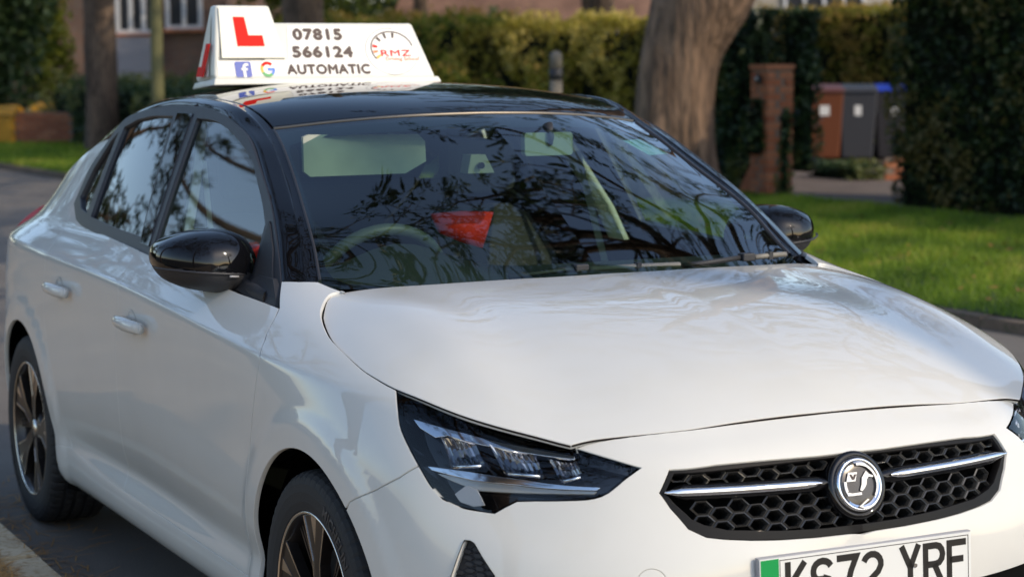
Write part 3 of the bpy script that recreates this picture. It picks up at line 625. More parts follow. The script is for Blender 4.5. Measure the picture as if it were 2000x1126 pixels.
# MIRRORS
M['diff2']=mat('repeater_lens',(.38,.38,.40),.3,coat=.6)
MO=[(.985,1.036),(.972,1.055),(.945,1.069),(.898,1.082),(.857,1.087),(.817,1.087),(.782,1.079),(.752,1.060),(.733,1.03),(.726,1.0),(.728,.966),(.737,.944),(.761,.932),(.816,.930),(.86,.936),(.902,.944),(.935,.955),(.962,.971),(.98,.994),(.987,1.015)]
def mirror(s):
    base=[(x-.012-.012*max(0,(x-.86)/.12),y) for x,y in sm(MO,3,True)]; Bn=np.array(base); cy,cz=.845,1.005; nring=14
    m_=empty('door_mirror'); m_.parent=car
    V=[];F=[];zs=[]
    def sect(d):  # bulging front, x depth
        return d
    rho=np.concatenate([np.sin(np.linspace(.02,1,nring)*np.pi/2)])
    for r in rho:
        for (y,z) in Bn:
            yy=cy+(y-cy)*r; zz=cz+(z-cz)*r
            x=-.755+ .115*(1-r**2.6)**.5*(1-.25*max(0,(yy-.9)/.09)) - .02*max(0,(yy-.86))/.12
            V.append([x,s*yy,zz])
    n=len(Bn)
    # rear rim
    for (y,z) in Bn: V.append([-.80-.02*max(0,(y-.86))/.12,s*(cy+(y-cy)*.985),cz+(z-cz)*.985])
    for (y,z) in Bn: V.append([-.83-.02*max(0,(y-.86))/.12,s*(cy+(y-cy)*.93),cz+(z-cz)*.93])
    V=np.array(V); Fa=[]; 
    for k in range(len(rho)+1):
        for j in range(n):
            f=(k*n+j,k*n+(j+1)%n,(k+1)*n+(j+1)%n,(k+1)*n+j); Fa.append(f if s<0 else f[::-1])
    def split(y): return .993-.035*(.98-abs(y))/.25*0+ (-.022)*(.985-abs(y))/.25+.012
    up=[];lw=[]
    for f in Fa:
        c=V[list(f)].mean(0); (up if c[2]>split(c[1]) else lw).append(f)
    lw.append(tuple(range(n)) if s>0 else tuple(range(n))[::-1])
    for nm,ff,mm in (('mirror_cap',up,M['gloss']),('mirror_housing',lw,M['matte'])):
        used=sorted({i for f in ff for i in f}); mp={u:i for i,u in enumerate(used)}; VV=V[used].copy()
        if nm=='mirror_cap': 
            c=np.array([-.76,s*cy,cz]); VV=c+(VV-c)*1.01
        o=mk(nm,VV,[tuple(mp[i] for i in f) for f in ff],mm,m_,True)
    # groove strip with the repeater lamp
    pts=[]
    for y in np.linspace(.975,.735,30):
        z=split(y)-.003; b=[(yy,zz) for yy,zz in Bn]; 
        # find r so that the point lies on the bulge
        rr=min(.999,max(abs(z-cz)/.08,(y-cy)/.138 if y>cy else (cy-y)/.117)); x=-.755+.115*(1-rr**2.6)**.5*(1-.25*max(0,(y-.9)/.09))-.02*max(0,(y-.86))/.12
        pts.append((x+.002,s*y,z))
    V1,F1=tube(pts,.0028,6); mk('mirror_groove',V1,F1,M['satin'],m_,True)
    V1,F1=tube([(p[0]+.001,p[1],p[2]-.006) for p in pts if .785<abs(p[1])<.825],.0030,6); mk('repeater_lamp',V1,F1,M['diff2'],m_,True)
    # glass
    V1=[(-.825-.02*max(0,(y-.86))/.12,s*(cy+(y-cy)*.9),cz+(z-cz)*.88) for y,z in Bn]; mk('mirror_glass',V1,[tuple(range(n))],M['chrome'],m_)
    # arm
    secs=[((-.74,.80,.952),.052,.022),((-.72,.765,.948),.055,.026),((-.66,.735,.948),.075,.034),((-.60,.745,.955),.085,.04)]
    secs=[((-.775,.81,.948),.030,.014),((-.74,.775,.945),.038,.020),((-.68,.765,.945),.06,.026),((-.56,.775,.943),.075,.024),((-.50,.775,.94),.05,.018)]
    V1=[];F1=[];k=12
    for (c,a,b) in secs:
        for j in range(k):
            t=2*math.pi*j/k; V1.append((c[0]+a*math.cos(t)*.6,s*(c[1]+ .02*math.cos(t)),c[2]+b*math.sin(t)))
    for i in range(len(secs)-1):
        for j in range(k):
            f=(i*k+j,i*k+(j+1)%k,(i+1)*k+(j+1)%k,(i+1)*k+j); F1.append(f if s>0 else f[::-1])
    F1+=[tuple(range(k)),tuple((len(secs)-1)*k+j for j in range(k))]
    mk('mirror_arm',V1,F1,M['matte'],m_,True)
    # foot wedge filling the door corner
    w=[(-.405,.782,.928),(-.43,.772,.950),(-.50,.752,.985),(-.60,.752,.985),(-.66,.785,.945),(-.52,.795,.928)]
    V1=[(x,s*(y+.006),z) for x,y,z in w]+[(x,s*(y-.05),z) for x,y,z in w]; k=len(w)
    mk('mirror_foot',V1,[tuple(range(k)),tuple(range(k,2*k))[::-1]]+[(i,(i+1)%k,k+(i+1)%k,k+i) for i in range(k)],M['matte'],m_)
for s in (-1,1): mirror(s)
# HEADLIGHTS
M['lampw2']=mat('lamp_pale_blade',(.42,.41,.38),.2,metal=.4,coat=.6); M['diff']=mat('indicator_lens',(.30,.31,.33),.25,coat=.6)
def poly_panel(name,L,off,mat_,parent,s,rim=.004,gap=0,res=.02): return panel(name,A,L,mat_,parent,side=s,gap=gap,rim=rim,off=off,res=res)
lensL=lens[:1]+sm(lens[:9],3)[1:]+lens[9:17]+lens[17:]
for s in ('r','l'):
    hl=empty('headlight'); hl.parent=car
    poly_panel('headlight_lens',lensL,.0,M['lens'],hl,s,rim=.0,gap=.0025)
    panel('headlight_bowl',A,lensL,M['gloss'],hl,side=s,gap=.0015,rim=-.05,off=-.052,res=.03)
    # dark inner ledge seen along the upper edge
    up=[(u,v) for u,v in (lens[24:25]+lens[19:24][::-1])]
    band=[lens[0]]+[lens[24],lens[23],lens[22],lens[21],lens[20],lens[19],lens[18],lens[17]]
    low=[(u-.02,v-d) for (u,v),d in zip(band[::-1],(.35,.45,.6,.75,.85,.9,.95,.9,.7))]
    poly_panel('daytime_light_strip',CUR['drl_top'],-.018,M['chrome'],hl,s,rim=.01)
    dq=CUR['drl_low']; mid=[((dq[i][0]+dq[j][0])/2,(dq[i][1]*.55+dq[j][1]*.45)) for i,j in ((0,14),(1,8),(2,7),(3,6),(4,5))]
    poly_panel('daytime_light_blade',dq[0:5]+mid[::-1],-.012,M['chrome'],hl,s,rim=.012)
    poly_panel('daytime_light_edge',[dq[14]]+mid[1:]+dq[5:8]+[dq[8],dq[13]],-.020,M['lampw2'],hl,s,rim=.010)
    dl=CUR['drl_low']
    poly_panel('indicator_diffuser',[dl[8],dl[9],dl[10],dl[11],dl[12],(dl[12][0]*.5+dl[8][0]*.5,dl[8][1]+.03)],-.010,M['diff'],hl,s,rim=.004)
    for k,nm in enumerate(('mod1','mod2','mod3')):
        L=np.array(CUR[nm]); c=L.mean(0); m3=P3(A,[c])[0]; q3=P3(A,L); N=A.normal(np.array([c[0]]),np.array([c[1]]))[0]; 
        if N[0]<0:N=-N
        sg=-1 if s=='r' else 1
        V=[];F=[]
        a,b,c_,d=q3  # a=top outer b=top inner c=low inner d=low outer
        g=14
        for i in range(g+1):
            t=i/g; top=a+(b-a)*t; bot=d+(c_-d)*t; dep=.016+.026*math.sin(math.pi*t)+.006*(i%2)
            for w_ in (0,.25,.5,.75,1): 
                p=top+(bot-top)*w_-N*(dep*math.sin(math.pi*(.15+.7*w_))+.006); V.append(p*[1,sg,1])
        for i in range(g):
            for j in range(4): F.append((i*5+j,i*5+j+1,(i+1)*5+j+1,(i+1)*5+j))
        mk('light_module',V,F,M['reflector'],hl)
        e=(d+(c_-d)*.1-N*.008,d+(c_-d)*.9-N*.008); V1,F1=tube([e[0]*[1,sg,1],e[1]*[1,sg,1]],.0035,6); mk('module_lip',V1,F1,M['chrome'],hl,True)
# GRILLE
grl=empty('grille'); grl.parent=car
go=[(0.,gr[0][1]+.01)]+gr+[(0.,6.37)]
def pt(y,z,d,p_=A):   # point on the nose surface pushed back by d
    uv=inv(A,[(abs(y),z)],axes=(1,2),it=5,front=(p_ is A))[0]; p=A(np.array(uv[0]),np.array(uv[1])); n=A.normal(np.array([uv[0]]),np.array([uv[1]]))[0]
    if n[0]<0:n=-n
    p=p-n*d; return np.array([p[0],p[1]*(1 if y>=0 else -1),p[2]])
# surround: ring between outline and a smaller outline
gi=[(u,v) for u,v in go]
G3=P3(A,go)[:, [1,2]]
def shrink(u,v,i):
    P=P3(A,[(u,v)])[0]; return P
inner=[(0.,9.93)]+[(u,9.93) for u in (1,2,2.92)]+[(3.08,8.72),(2.93,8.1),(2.72,7.5),(2.55,7.28),(2.2,7.04),(1.3,6.83),(.6,6.72),(0.,6.70)]
panel('grille_surround',A,go+inner[::-1],M['surround'],grl,side='b',gap=.0015,rim=.02,off=-.004,res=.02)
panel('grille_backing',A,go,M['void'],grl,side='b',gap=0,rim=0,off=-.055,res=.05)
innP=P3(A,inner); poly=[(y,z) for y,z in innP[:,[1,2]]]; polyF=np.array(poly+[(-y,z) for y,z in poly[::-1]])
def barz(y): return .668-.008*(1-abs(y)/.43)  # centre height of the chrome bar
M['hex']=mat('grille_mesh_black',(.026,.025,.024),.25,spec=.8)
hexV=[];hexF=[];PX,PZ=.0385,.0262
def hexring(cy,cz,w,h,mirrored):
    pts=[(-w/2,0),(-w/4.4,h/2),(w/4.4,h/2),(w/2,0),(w/4.4,-h/2),(-w/4.4,-h/2)]
    o=len(hexV)
    for sc,d in ((1.0,.013),(.84,.0115),(.66,.018),(.60,.042)):
        for (a,b) in pts: hexV.append(pt(cy+a*sc,cz+b*sc,d))
    for r in range(3):
        for j in range(6): hexF.append((o+r*6+j,o+r*6+(j+1)%6,o+(r+1)*6+(j+1)%6,o+(r+1)*6+j))
for i in range(-12,13):
    for j in range(-4,9):
        y=i*PX; z=.570+j*PZ+(PZ/2 if i%2 else 0)
        if abs(z-barz(y))<.021 or math.hypot(y,(z-.651))<.074: continue
        if not pip(np.array([[y,z]]),polyF)[0]: continue
        hexring(y,z,.0505,PZ*1.04,False)
HV=np.array(hexV)
for up_ in (0,1):
    kf=[f for f in hexF if (HV[f[0]][2]>barz(HV[f[0]][1]))==bool(up_)]; us=sorted({i for f in kf for i in f}); mp_={u:i for i,u in enumerate(us)}
    mk('grille_mesh',HV[us],[tuple(mp_[i] for i in f) for f in kf],M['hex'],grl)
# chrome bars
def bar(y0,y1,hh,dep,mat_,name,n=20):
    V=[];F=[]
    for i in range(n+1):
        y=y0+(y1-y0)*i/n; e=min(1,abs(y1-y)/.03+.15)*min(1,abs(y-y0)/.03+.25); z=barz(y)
        for (dz,d) in ((-hh*e,-dep+.012),(-hh*e*.75,-dep),(hh*e*.1,-dep-.002),(hh*e*.85,-dep+.004),(hh*e,-dep+.014)):
            V.append(pt(y,z+dz,d))
    for i in range(n):
        for k in range(4): 
            f=(i*5+k,i*5+k+1,(i+1)*5+k+1,(i+1)*5+k); F.append(f)
    return mk(name,V,F,mat_,grl,True)
for s in (-1,1):
    bar(s*.06,s*.412,.016,-.002,M['gloss'],'grille_bar_base'); bar(s*.085,s*.420,.0095,.004,M['chrome'],'grille_bar')
# badge
M['field']=mat('badge_grey_field',(.085,.08,.078),.22,metal=.7)
bc=pt(0,.651,0); th=R_(17)
def bfr(y,z,d): # local disc frame: y across, z up, d outwards; tilted back
    return (bc[0]+d*math.cos(th)-z*math.sin(th),y,bc[2]+z*math.cos(th)+d*math.sin(th))
def disc(name,prof,mat_,parent,n=48):
    V=[bfr(r*math.cos(a),r*math.sin(a),d) for r,d in prof for a in np.linspace(0,2*np.pi,n,endpoint=False)]; F=[(k*n+j,k*n+(j+1)%n,(k+1)*n+(j+1)%n,(k+1)*n+j) for k in range(len(prof)-1) for j in range(n)]
    F.append(tuple((len(prof)-1)*n+j for j in range(n))); return mk(name,V,F,mat_,parent,True)
disc('badge_plinth',[(.072,-.03),(.069,-.002),(.064,.003),(.056,.002),(.054,-.004)],M['gloss'],grl)
bg=disc('badge',[(.0545,-.004),(.0540,.006),(.0515,.010),(.0475,.0085),(.0455,.006)],M['chrome'],grl)
disc('badge_field',[(.0458,.005),(.04,.0065),(.03,.0075),(.012,.008)],M['field'],bg)
def bpoly(pts,h=.0135): # pts in zoom pixels of the badge drawing
    q=[((x-730)/285*.0515,(590-y-(x-730)*.06)/362*.0525) for x,y in pts]; return prism(q,.006,h-.002,bfr)
def barc(c,r0,r1,a0,a1,n=12):
    return [(c[0]+r0*math.cos(t),c[1]+r0*math.sin(t)) for t in np.linspace(R_(a0),R_(a1),n)]+[(c[0]+r1*math.cos(t),c[1]+r1*math.sin(t)) for t in np.linspace(R_(a1),R_(a0),n)]
ring=lambda a0,a1,r0,r1: prism(barc((0,0),r0*.89,r1*.89,a0,a1),.006,.0115,bfr)
parts=[ring(-38,95,.043,.048),ring(168,200,.038,.044),bpoly([(585,425),(705,420),(665,545),(545,550)]),bpoly([(825,410),(860,455),(915,480),(905,500),(850,490),(820,530),(805,600),(770,650),(735,685),(710,670),(740,600),(760,500)]),bpoly([(525,690),(600,712),(725,700),(725,735),(600,745),(545,745)]),bpoly([(800,795),(810,810),(700,890),(730,905),(850,885),(850,900),(740,930),(665,895)])]
v,f=merge(parts); mk('badge_emblem',v,f,mat('emblem_metal',(.50,.49,.48),.3,metal=1),bg)
V_,F_=bpoly([(600,450),(625,450),(640,500),(662,450),(690,448),(650,525),(625,525)],.0148); mk('badge_letter',V_,F_,M['ink'],bg)
# fog vents & lower intake
for s in ('r','l'):
    fv=panel('corner_vent',A,fog,M['matte'],car,side=s,gap=0,rim=-.02,off=-.018,res=.02)
    c3=P3(A,[np.mean(fog,axis=0)])[0]; uvs=np.array(fog); V=[];F=[]
    fa=P3(A,fog)[:,[1,2]]
    for i in range(-8,9):
        for j in range(-9,12):
            y=.74+i*.0135; z=.44+j*.0125+(.00625 if i%2 else 0)
            if not pip(np.array([[y,z]]),fa)[0]: continue
            o=len(V)
            pts=[(-.0082,0),(-.004,.0055),(.004,.0055),(.0082,0),(.004,-.0055),(-.004,-.0055)]
            for sc,d in ((1.,.0172),(.75,.0145)):
                for a,b in pts: V.append(pt(y+a*sc,z+b*sc,d)*[1,(-1 if s=='r' else 1),1])
            F.append(tuple(o+6+k for k in range(6)))
            for k in range(6): F.append((o+k,o+(k+1)%6,o+6+(k+1)%6,o+6+k))
    mk('vent_texture',V,F,M['matte'],fv)
panel('lower_intake',A,[(0.,4.38)]+intake[1:-1]+[(0.,2.35)],M['matte'],car,side='b',gap=0,rim=-.02,off=-.02,res=.03)
# PLATE
pz0,pz1=.425,.536; px0=.832; ptilt=.05
pl=empty('number_plate'); pl.parent=car
def pfr(y,z,d): return (px0-ptilt*(z-pz0)+d,y,z)
v,f=prism([(-.2595,pz0-.001),(.2595,pz0-.001),(.2595,pz1+.001),(-.2595,pz1+.001)],-.010,.0005,pfr); mk('plate_holder',v,f,M['lgrey'],pl)
v,f=prism([(-.258,pz0+.001),(.258,pz0+.001),(.258,pz1-.001),(-.258,pz1-.001)],.0,.003,pfr); mk('plate_face',v,f,M['plate'],pl)
v,f=prism([(-.256,pz0+.003),(-.214,pz0+.003),(-.214,pz1-.003),(-.256,pz1-.003)],.003,.0035,pfr); mk('plate_green_band',v,f,M['pgreen'],pl)
def stroke(P,w):
    P=np.array(P,float); out=[]
    L=[];Rr=[]
    for i in range(len(P)):
        a=P[i]-P[i-1] if i>0 else P[1]-P[0]; b=P[i+1]-P[i] if i<len(P)-1 else a
        a=a/np.linalg.norm(a); b=b/np.linalg.norm(b); m=a+b; m/=np.linalg.norm(m)+1e-9; n=np.array([-m[1],m[0]]); k=w/2/max(.4,abs(np.dot(n,[-a[1],a[0]])))
        L.append(P[i]+n*k);Rr.append(P[i]-n*k)
    return [([tuple(L[i]),tuple(L[i+1]),tuple(Rr[i+1]),tuple(Rr[i])]) for i in range(len(P)-1)]
def arcp(cx,cy,rx,ry,a0,a1,n=8): return [(cx+rx*math.cos(R_(t)),cy+ry*math.sin(R_(t))) for t in np.linspace(a0,a1,n)]
W_,H_=.043,.072  # stroke-centre box
GL={'K':[[(0,-.007),(0,H_+.007)],[(0,.026),(.040,H_+.004)],[(.014,.038),(.043,-.005)]],
'S':[arcp(.0215,.054,.0215,.018,20,180,8)+arcp(.012,.050,.012,.014,180,270,4)+[(.031,.036)]+arcp(.031,.020,.012,.016,90,0,4)+arcp(.0215,.018,.0215,.018,0,-160,8)],
'7':[[(-.004,H_),(.043,H_),(.030,.045),(.014,-.007)]],
'2':[arcp(.0215,.0515,.0215,.0205,160,-10,9)+[(.036,.036),(.006,.013),(.0,.0),(.047,0)]],
'Y':[[(.0,H_+.007),(.0215,.034),(.0215,-.007)],[(.043,H_+.007),(.0215,.034)]],
'R':[[(0,-.007),(0,H_),(.024,H_)]+arcp(.026,.053,.017,.019,90,-90,7)+[(.0,.034)],[(.022,.034),(.042,-.007)]],
'F':[[(0,-.007),(0,H_),(.043,H_)],[(0,.038),(.036,.038)]]}
y0=-.178+.0; ys=[]; y=-.199
for ch in 'KS72 YRF':
    if ch==' ': y+=.034; continue
    V=[];F=[]
    for st in GL[ch]:
        for q in stroke(st,.0135):
            vv,ff=prism([(y+a+.006,b+pz0+.020) for a,b in q],.003,.0036,pfr); o=len(V); V+=vv; F+=[tuple(i+o for i in f_) for f_ in ff]
    mk('plate_character',V,F,M['pink'],pl); y+=.0602
for (a,b,c_,d) in ((-.212,pz0+.006,-.2105,pz1-.006),(.250,pz0+.006,.2515,pz1-.006),(-.212,pz1-.0075,.2515,pz1-.006)):
    v,f=prism([(a,b),(c_,b),(c_,d),(a,d)],.003,.0034,pfr); mk('plate_border_line',v,f,M['pink'],pl)
for yy in (.115,-.115):
    v,f=tube([pfr(yy,.482,.002),pfr(yy,.482,.0058)],.0045,10); mk('plate_screw',v,f,M['alloy'],pl)
# WHEELS
def lathe(prof,n=96,mod=None):
    V=[];F=[];m=len(prof)
    for i in range(n):
        a=2*math.pi*i/n
        for k,(y,r) in enumerate(prof):
            rr=r+(mod(i,k) if mod else 0); V.append((rr*math.cos(a),y,rr*math.sin(a)))
    for i in range(n):
        for k in range(m-1): F.append((i*m+k,i*m+k+1,((i+1)%n)*m+k+1,((i+1)%n)*m+k))
    return V,F
TP=[(-.092,.214),(-.100,.222),(-.1035,.240),(-.1045,.262),(-.102,.280),(-.0965,.294),(-.088,.3025),(-.078,.3065),(-.058,.3085),(-.056,.3015),(-.049,.3015),(-.047,.3088),(-.024,.309),(-.022,.3015),(-.014,.3015),(-.012,.309),(.012,.309),(.014,.3015),(.022,.3015),(.024,.309),(.047,.3088),(.049,.3015),(.056,.3015),(.058,.3085),(.078,.3065),(.088,.3025),(.0965,.294),(.102,.27),(.100,.222),(.092,.214)]
def tyremod(i,k):
    if k in (5,6,7,8,23,24,25) and i%4==0: return -.003
    if k in (11,12,15,16,19,20) and (i+2)%4==0: return -.003
    return 0
wheel0=empty('wheel'); wheel0.parent=car
v,f=lathe(TP,240,tyremod); tyre=mk('tyre',v,f,M['tyre'],wheel0)
tyre.data.polygons.foreach_set('use_smooth',[False]*len(f))
# raised sidewall lettering
V,F=text_mesh('MICHELIN',.034,offset=.0006,extrude=.0008,spacing=1.1)
def wrap(V,r0,a0): 
    out=[]
    for x,y,z in V:
        a=a0-x/(r0); rr=r0+y; out.append((rr*math.cos(a),-.1055-z-.0004+max(0,(rr-.262))*.18,rr*math.sin(a)))
    return out
M['tyre_text']=mat('tyre_lettering',(.035,.035,.04),.45)
for a0 in (R_(52),R_(232)): mk('sidewall_lettering',wrap(V,.256,a0),F,M['tyre_text'],tyre)
rimE=link('rim',bpy.data.meshes.new('rim'),wheel0)
v,f=lathe([(-.094,.221),(-.098,.2205),(-.0985,.215),(-.093,.210),(-.084,.2045),(-.06,.200),(.08,.196)],96)
bmx=bpy.data.meshes.new('rim'); bmx.from_pydata(v,[],f); bmx.polygons.foreach_set('use_smooth',[True]*len(f)); bmx.materials.append(M['alloy_dark']); rimE.data=bmx
v,f=lathe([(-.0975,.2195),(-.0992,.2185),(-.0992,.2145),(-.097,.2125)],96); mk('rim_lip',v,f,M['alloy'],rimE,True)
def wfr(dep=0):
    def fr(x,y,z):
        r=math.hypot(x,y); return (x,-.078-.010*(r/.21)-z,y) 
    return fr
sp=[];me_=[];bl=[]
for k in range(5):
    a=R_(90+72*k)
    def pol(r,d,a=a): return (r*math.cos(a+R_(d)),r*math.sin(a+R_(d)))
    quad=[pol(.045,-26),pol(.11,-11.5),pol(.212,-17.5)]+[pol(.2125,d) for d in (-9,-4)]+[pol(.13,0)]+[pol(.2125,d) for d in (4,9)]+[pol(.212,17.5),pol(.11,11.5),pol(.045,26)]
    L=[pol(.045,-26),pol(.11,-11.5),pol(.212,-17.5),pol(.2125,-4),pol(.12,0)]; Rr=[pol(.12,0),pol(.2125,4),pol(.212,17.5),pol(.11,11.5),pol(.045,26)]
    sp.append(prism([pol(.04,-30)]+[pol(.11,-11.5),pol(.212,-17.5)]+[pol(.2125,d) for d in np.linspace(-17,17,8)]+[pol(.212,17.5),pol(.11,11.5),pol(.04,30)],-.02,.004,wfr()))
    for s in (-1,1):
        me_.append(prism([pol(.06,s*19),pol(.11,s*11.9),pol(.2115,s*17.4),pol(.2115,s*15.6),pol(.11,s*9.6),pol(.065,s*15)][::s],.004,.0055,wfr()))
    me_.append(prism([pol(.150,0),pol(.2115,4.3),pol(.2115,-4.3)],.004,.0055,wfr()))
    b=a+R_(36)
    def pb(r,d): return (r*math.cos(b+R_(d)),r*math.sin(b+R_(d)))
    bl.append(prism([pb(.05,-6),pb(.21,-3.2),pb(.21,-1),pb(.05,-1)],-.035,-.012,wfr())); bl.append(prism([pb(.05,6),pb(.21,3.2),pb(.21,1),pb(.05,1)],-.035,-.012,wfr()))
for v_f in sp: mk('spoke',v_f[0],v_f[1],M['alloy_dark'],rimE)
v,f=merge(me_); mk('machined_edges',v,f,M['alloy'],rimE)
v,f=merge(bl); mk('spoke_blades',v,f,M['alloy_dark'],rimE)
v,f=lathe([(-.040,.066),(-.074,.062),(-.079,.050),(-.080,.034),(-.079,.0001)],40); mk('hub',v,f,M['alloy_dark'],rimE,True)
v,f=lathe([(-.079,.030),(-.0845,.028),(-.0855,.0001)],32); mk('hub_cap',v,f,M['alloy'],rimE,True)
v,f=lathe([(-.02,.0001),(-.02,.135),(-.005,.135)],48); mk('brake_disc',v,f,mat('brake_steel',(.2,.2,.2),.35,metal=.9),wheel0)
def copy_tree(o,parent=None):
    c=o.copy(); COL.objects.link(c); c.parent=parent
    for ch in list(o.children): copy_tree(ch,c)
    return c
ys_=.765
for i,(x,s) in enumerate(((0,-1),(-2.538,-1),(0,1),(-2.538,1))):
    o=wheel0 if i==0 else copy_tree(wheel0,car)
    o.location=(x,s*ys_,.309); o.rotation_euler=(0,R_((0,14,30,50)[i]),0 if s<0 else math.pi)
# WIPERS
def wiper(arm,blade,blk):
    wp=empty('wiper'); wp.parent=car
    arm=[(a+.0,b,c+UPW) for a,b,c in arm]; blade=[(a,b,c+UPW) for a,b,c in blade]; blk=(blk[0],blk[1],blk[2]+UPW)
    v,f=tube(arm,.007,6); mk('wiper_arm',v,f,M['matte'],wp,True)
    bm=bmesh.new(); p=Vector(blk); box(bm,p,(.03,.036,.02)); bm_obj('wiper_joint',bm,M['matte'],wp,bevel=.003)
    v,f=tube(blade,.0075,6); mk('wiper_blade',v,f,M['wip'],wp,True)
    q=np.array(blade[len(blade)//2]); bm=bmesh.new(); box(bm,q,(.019,.012,.019)); bm_obj('wiper_clip',bm,M['matte'],wp)
M['wip']=mat('wiper_grey',(.22,.20,.17),.45)
UPW=.010
wiper([(-.29,-.235,.972),(-.29,-.143,.977),(-.29,-.087,.981),(-.29,-.03,.981)],[(-.292,-.012,.979),(-.285,.12,.980),(-.292,.245,.977)],(-.29,-.04,.983))
wiper([(-.30,.26,.973),(-.30,.34,.978),(-.30,.43,.985)],[(-.30,.475,.984),(-.315,.53,.985),(-.33,.59,.984)],(-.30,.45,.986))
# cowl strip between bonnet and glass
cw=[(-.215-.19*y*y,y,.955-.03*y) for y in np.linspace(-.66,.66,20)]; cw2=[(x-.11,y,z-.015) for x,y,z in cw]
mk('cowl_panel',cw+cw2,[(i,i+1,21+i,20+i) for i in range(19)],M['matte'],car,True)
# INTERIOR
v=[];f=[]
prof=[(-.34,.90),(-.50,.955),(-.66,.965),(-.78,.935),(-.82,.86),(-.80,.6)]
nn=24
for i in range(nn):
    y=-.66+1.32*i/(nn-1)
    for k,(x,z) in enumerate(prof):
        b=.075*math.exp(-((y+.36)/.17)**2)*(1 if k in (2,3) else .35 if k==1 else 0); v.append((x,y,z+b))
for i in range(nn-1):
    for k in range(5): f.append((i*6+k,i*6+k+1,(i+1)*6+k+1,(i+1)*6+k))
mk('dashboard',v,f,M['dash'],car,True)
sw=empty('steering_wheel'); sw.parent=car
a=np.linspace(0,2*np.pi,40); cx=np.array([-.80,-.36,.905]); e1=np.array([0,1,0]); e2=np.array([.42,0,.907])
pts=[cx+.182*(math.cos(t)*e1+math.sin(t)*e2) for t in a]; v,f=tube(pts,.0165,10,cap=False); mk('wheel_rim',v,f,mat('steering_leather',(.10,.11,.095),.45),sw,True)
for t in (R_(180),R_(0),R_(270)):
    v,f=tube([cx,cx+.18*(math.cos(t)*e1+math.sin(t)*e2)],.02,8); mk('wheel_spoke',v,f,M['dash'],sw,True)
v,f=tube([cx-np.array([.0,0,0]),cx+np.array([.05,0,-.025])],.07,14); mk('wheel_boss',v,f,M['dash'],sw,True)
def seat(y):
    st=empty('seat'); st.parent=car
    bm=bmesh.new(); box(bm,(-1.28,y,.50),(.50,.48,.16)); bm_obj('seat_cushion',bm,M['seat'],st,bevel=.04)
    v=[];f=[];K=8
    secs=[(-1.50,.50,.24,.07),(-1.56,.70,.255,.075),(-1.63,.90,.235,.07),(-1.68,1.02,.17,.05),(-1.69,1.05,.11,.03)]
    for (x,z,w_,d) in secs:
        for j in range(16):
            t=2*math.pi*j/16; c_,s_=math.cos(t),math.sin(t); v.append((x+d*abs(c_)**.7*np.sign(c_),y+w_*abs(s_)**.6*np.sign(s_),z))
    for i in range(len(secs)-1):
        for j in range(16): f.append((i*16+j,i*16+(j+1)%16,(i+1)*16+(j+1)%16,(i+1)*16+j))
    f.append(tuple(4*16+j for j in range(16))); mk('seat_back',v,f,M['seat'],st,True)
    bm=bmesh.new(); box(bm,(0,0,0),(.09,.25,.17)); o=bm_obj('headrest',bm,M['seat'],st,bevel=.035); o.location=(-1.69,y,1.17)
seat(-.36); seat(.36)
bm=bmesh.new(); box(bm,(-2.35,0,.82),(.14,1.25,.55)); bm_obj('rear_bench',bm,M['seat'],car,bevel=.04)
# headlining
hv=[];hf=[];U_=np.linspace(6.2,12.5,14);V__=np.linspace(-3,3,13)
for u in U_:
    for v_ in V__:
        p=C(np.array(u),np.array(abs(v_))); hv.append((p[0],p[1]*(1 if v_>=0 else -1),p[2]-.03))
for i in range(13):
    for j in range(12): hf.append((i*13+j,i*13+j+1,(i+1)*13+j+1,(i+1)*13+j))
mk('headlining',hv,hf,M['roofcloth'],car,True)
# pale pillar trims on the far and near sides
for s in (-1,1):
    P0=[(-1.40,.72,.95),(-1.44,.69,1.05),(-1.50,.65,1.15),(-1.57,.61,1.26),(-1.62,.585,1.33)]
    v=[];f=[]
    for (x,y,z) in P0:
        for dx in (.055,-.04): v.append((x+dx,s*(y-.028),z))
        v.append((x+.045,s*(y-.005),z))
    for i in range(4): f+=[(i*3,i*3+1,i*3+4,i*3+3),(i*3+2,i*3,i*3+3,i*3+5)]
    mk('door_pillar_trim',v,f,M['trim'],car,True)
    v,f=tube([(-1.47,s*.63,1.20),(-1.36,s*.645,1.05),(-1.28,s*.655,.90)],.006,5); 
    V=[(-1.50,s*.60,1.22),(-1.455,s*.60,1.22),(-1.30,s*.62,.86),(-1.345,s*.62,.86)]; mk('seat_belt',V,[(0,1,2,3)],M['trim'],car)
# sun visor, inner mirror, cameras, windscreen sticker
v,f=prism([(-.509,1.302),(-.493,1.308),(-.18,1.303),(-.167,1.285),(-.182,1.233),(-.252,1.204),(-.519,1.203),(-.533,1.216)],-.007,.007,lambda y,z,d:(-.93+d+(1.29-z)*.75,y,z)); mk('sun_visor',v,f,M['visor'],car)
im=empty('interior_mirror'); im.parent=car
v,f=prism([(.093,1.247),(.098,1.241),(.233,1.241),(.239,1.247),(.239,1.297),(.233,1.303),(.097,1.303),(.092,1.297)],-.012,.010,lambda y,z,d:(-.85+d,y,z)); mk('mirror_shell',v,f,mat('mirror_back_green',(.36,.42,.34),.5),im)
v,f=tube([(-.836,.168,1.270),(-.83,.168,1.29),(-.85,.168,1.325)],[.006,.008,.014],10); mk('mirror_stem',v,f,M['matte'],im,True)
ds=empty('camera_pod'); ds.parent=car
v,f=prism([(-.045,1.195),(.035,1.195),(.008,1.245),(-.035,1.245)],-.03,.02,lambda y,z,d:(-.93+d,y,z)); mk('pod_shell',v,f,M['visor'],ds)
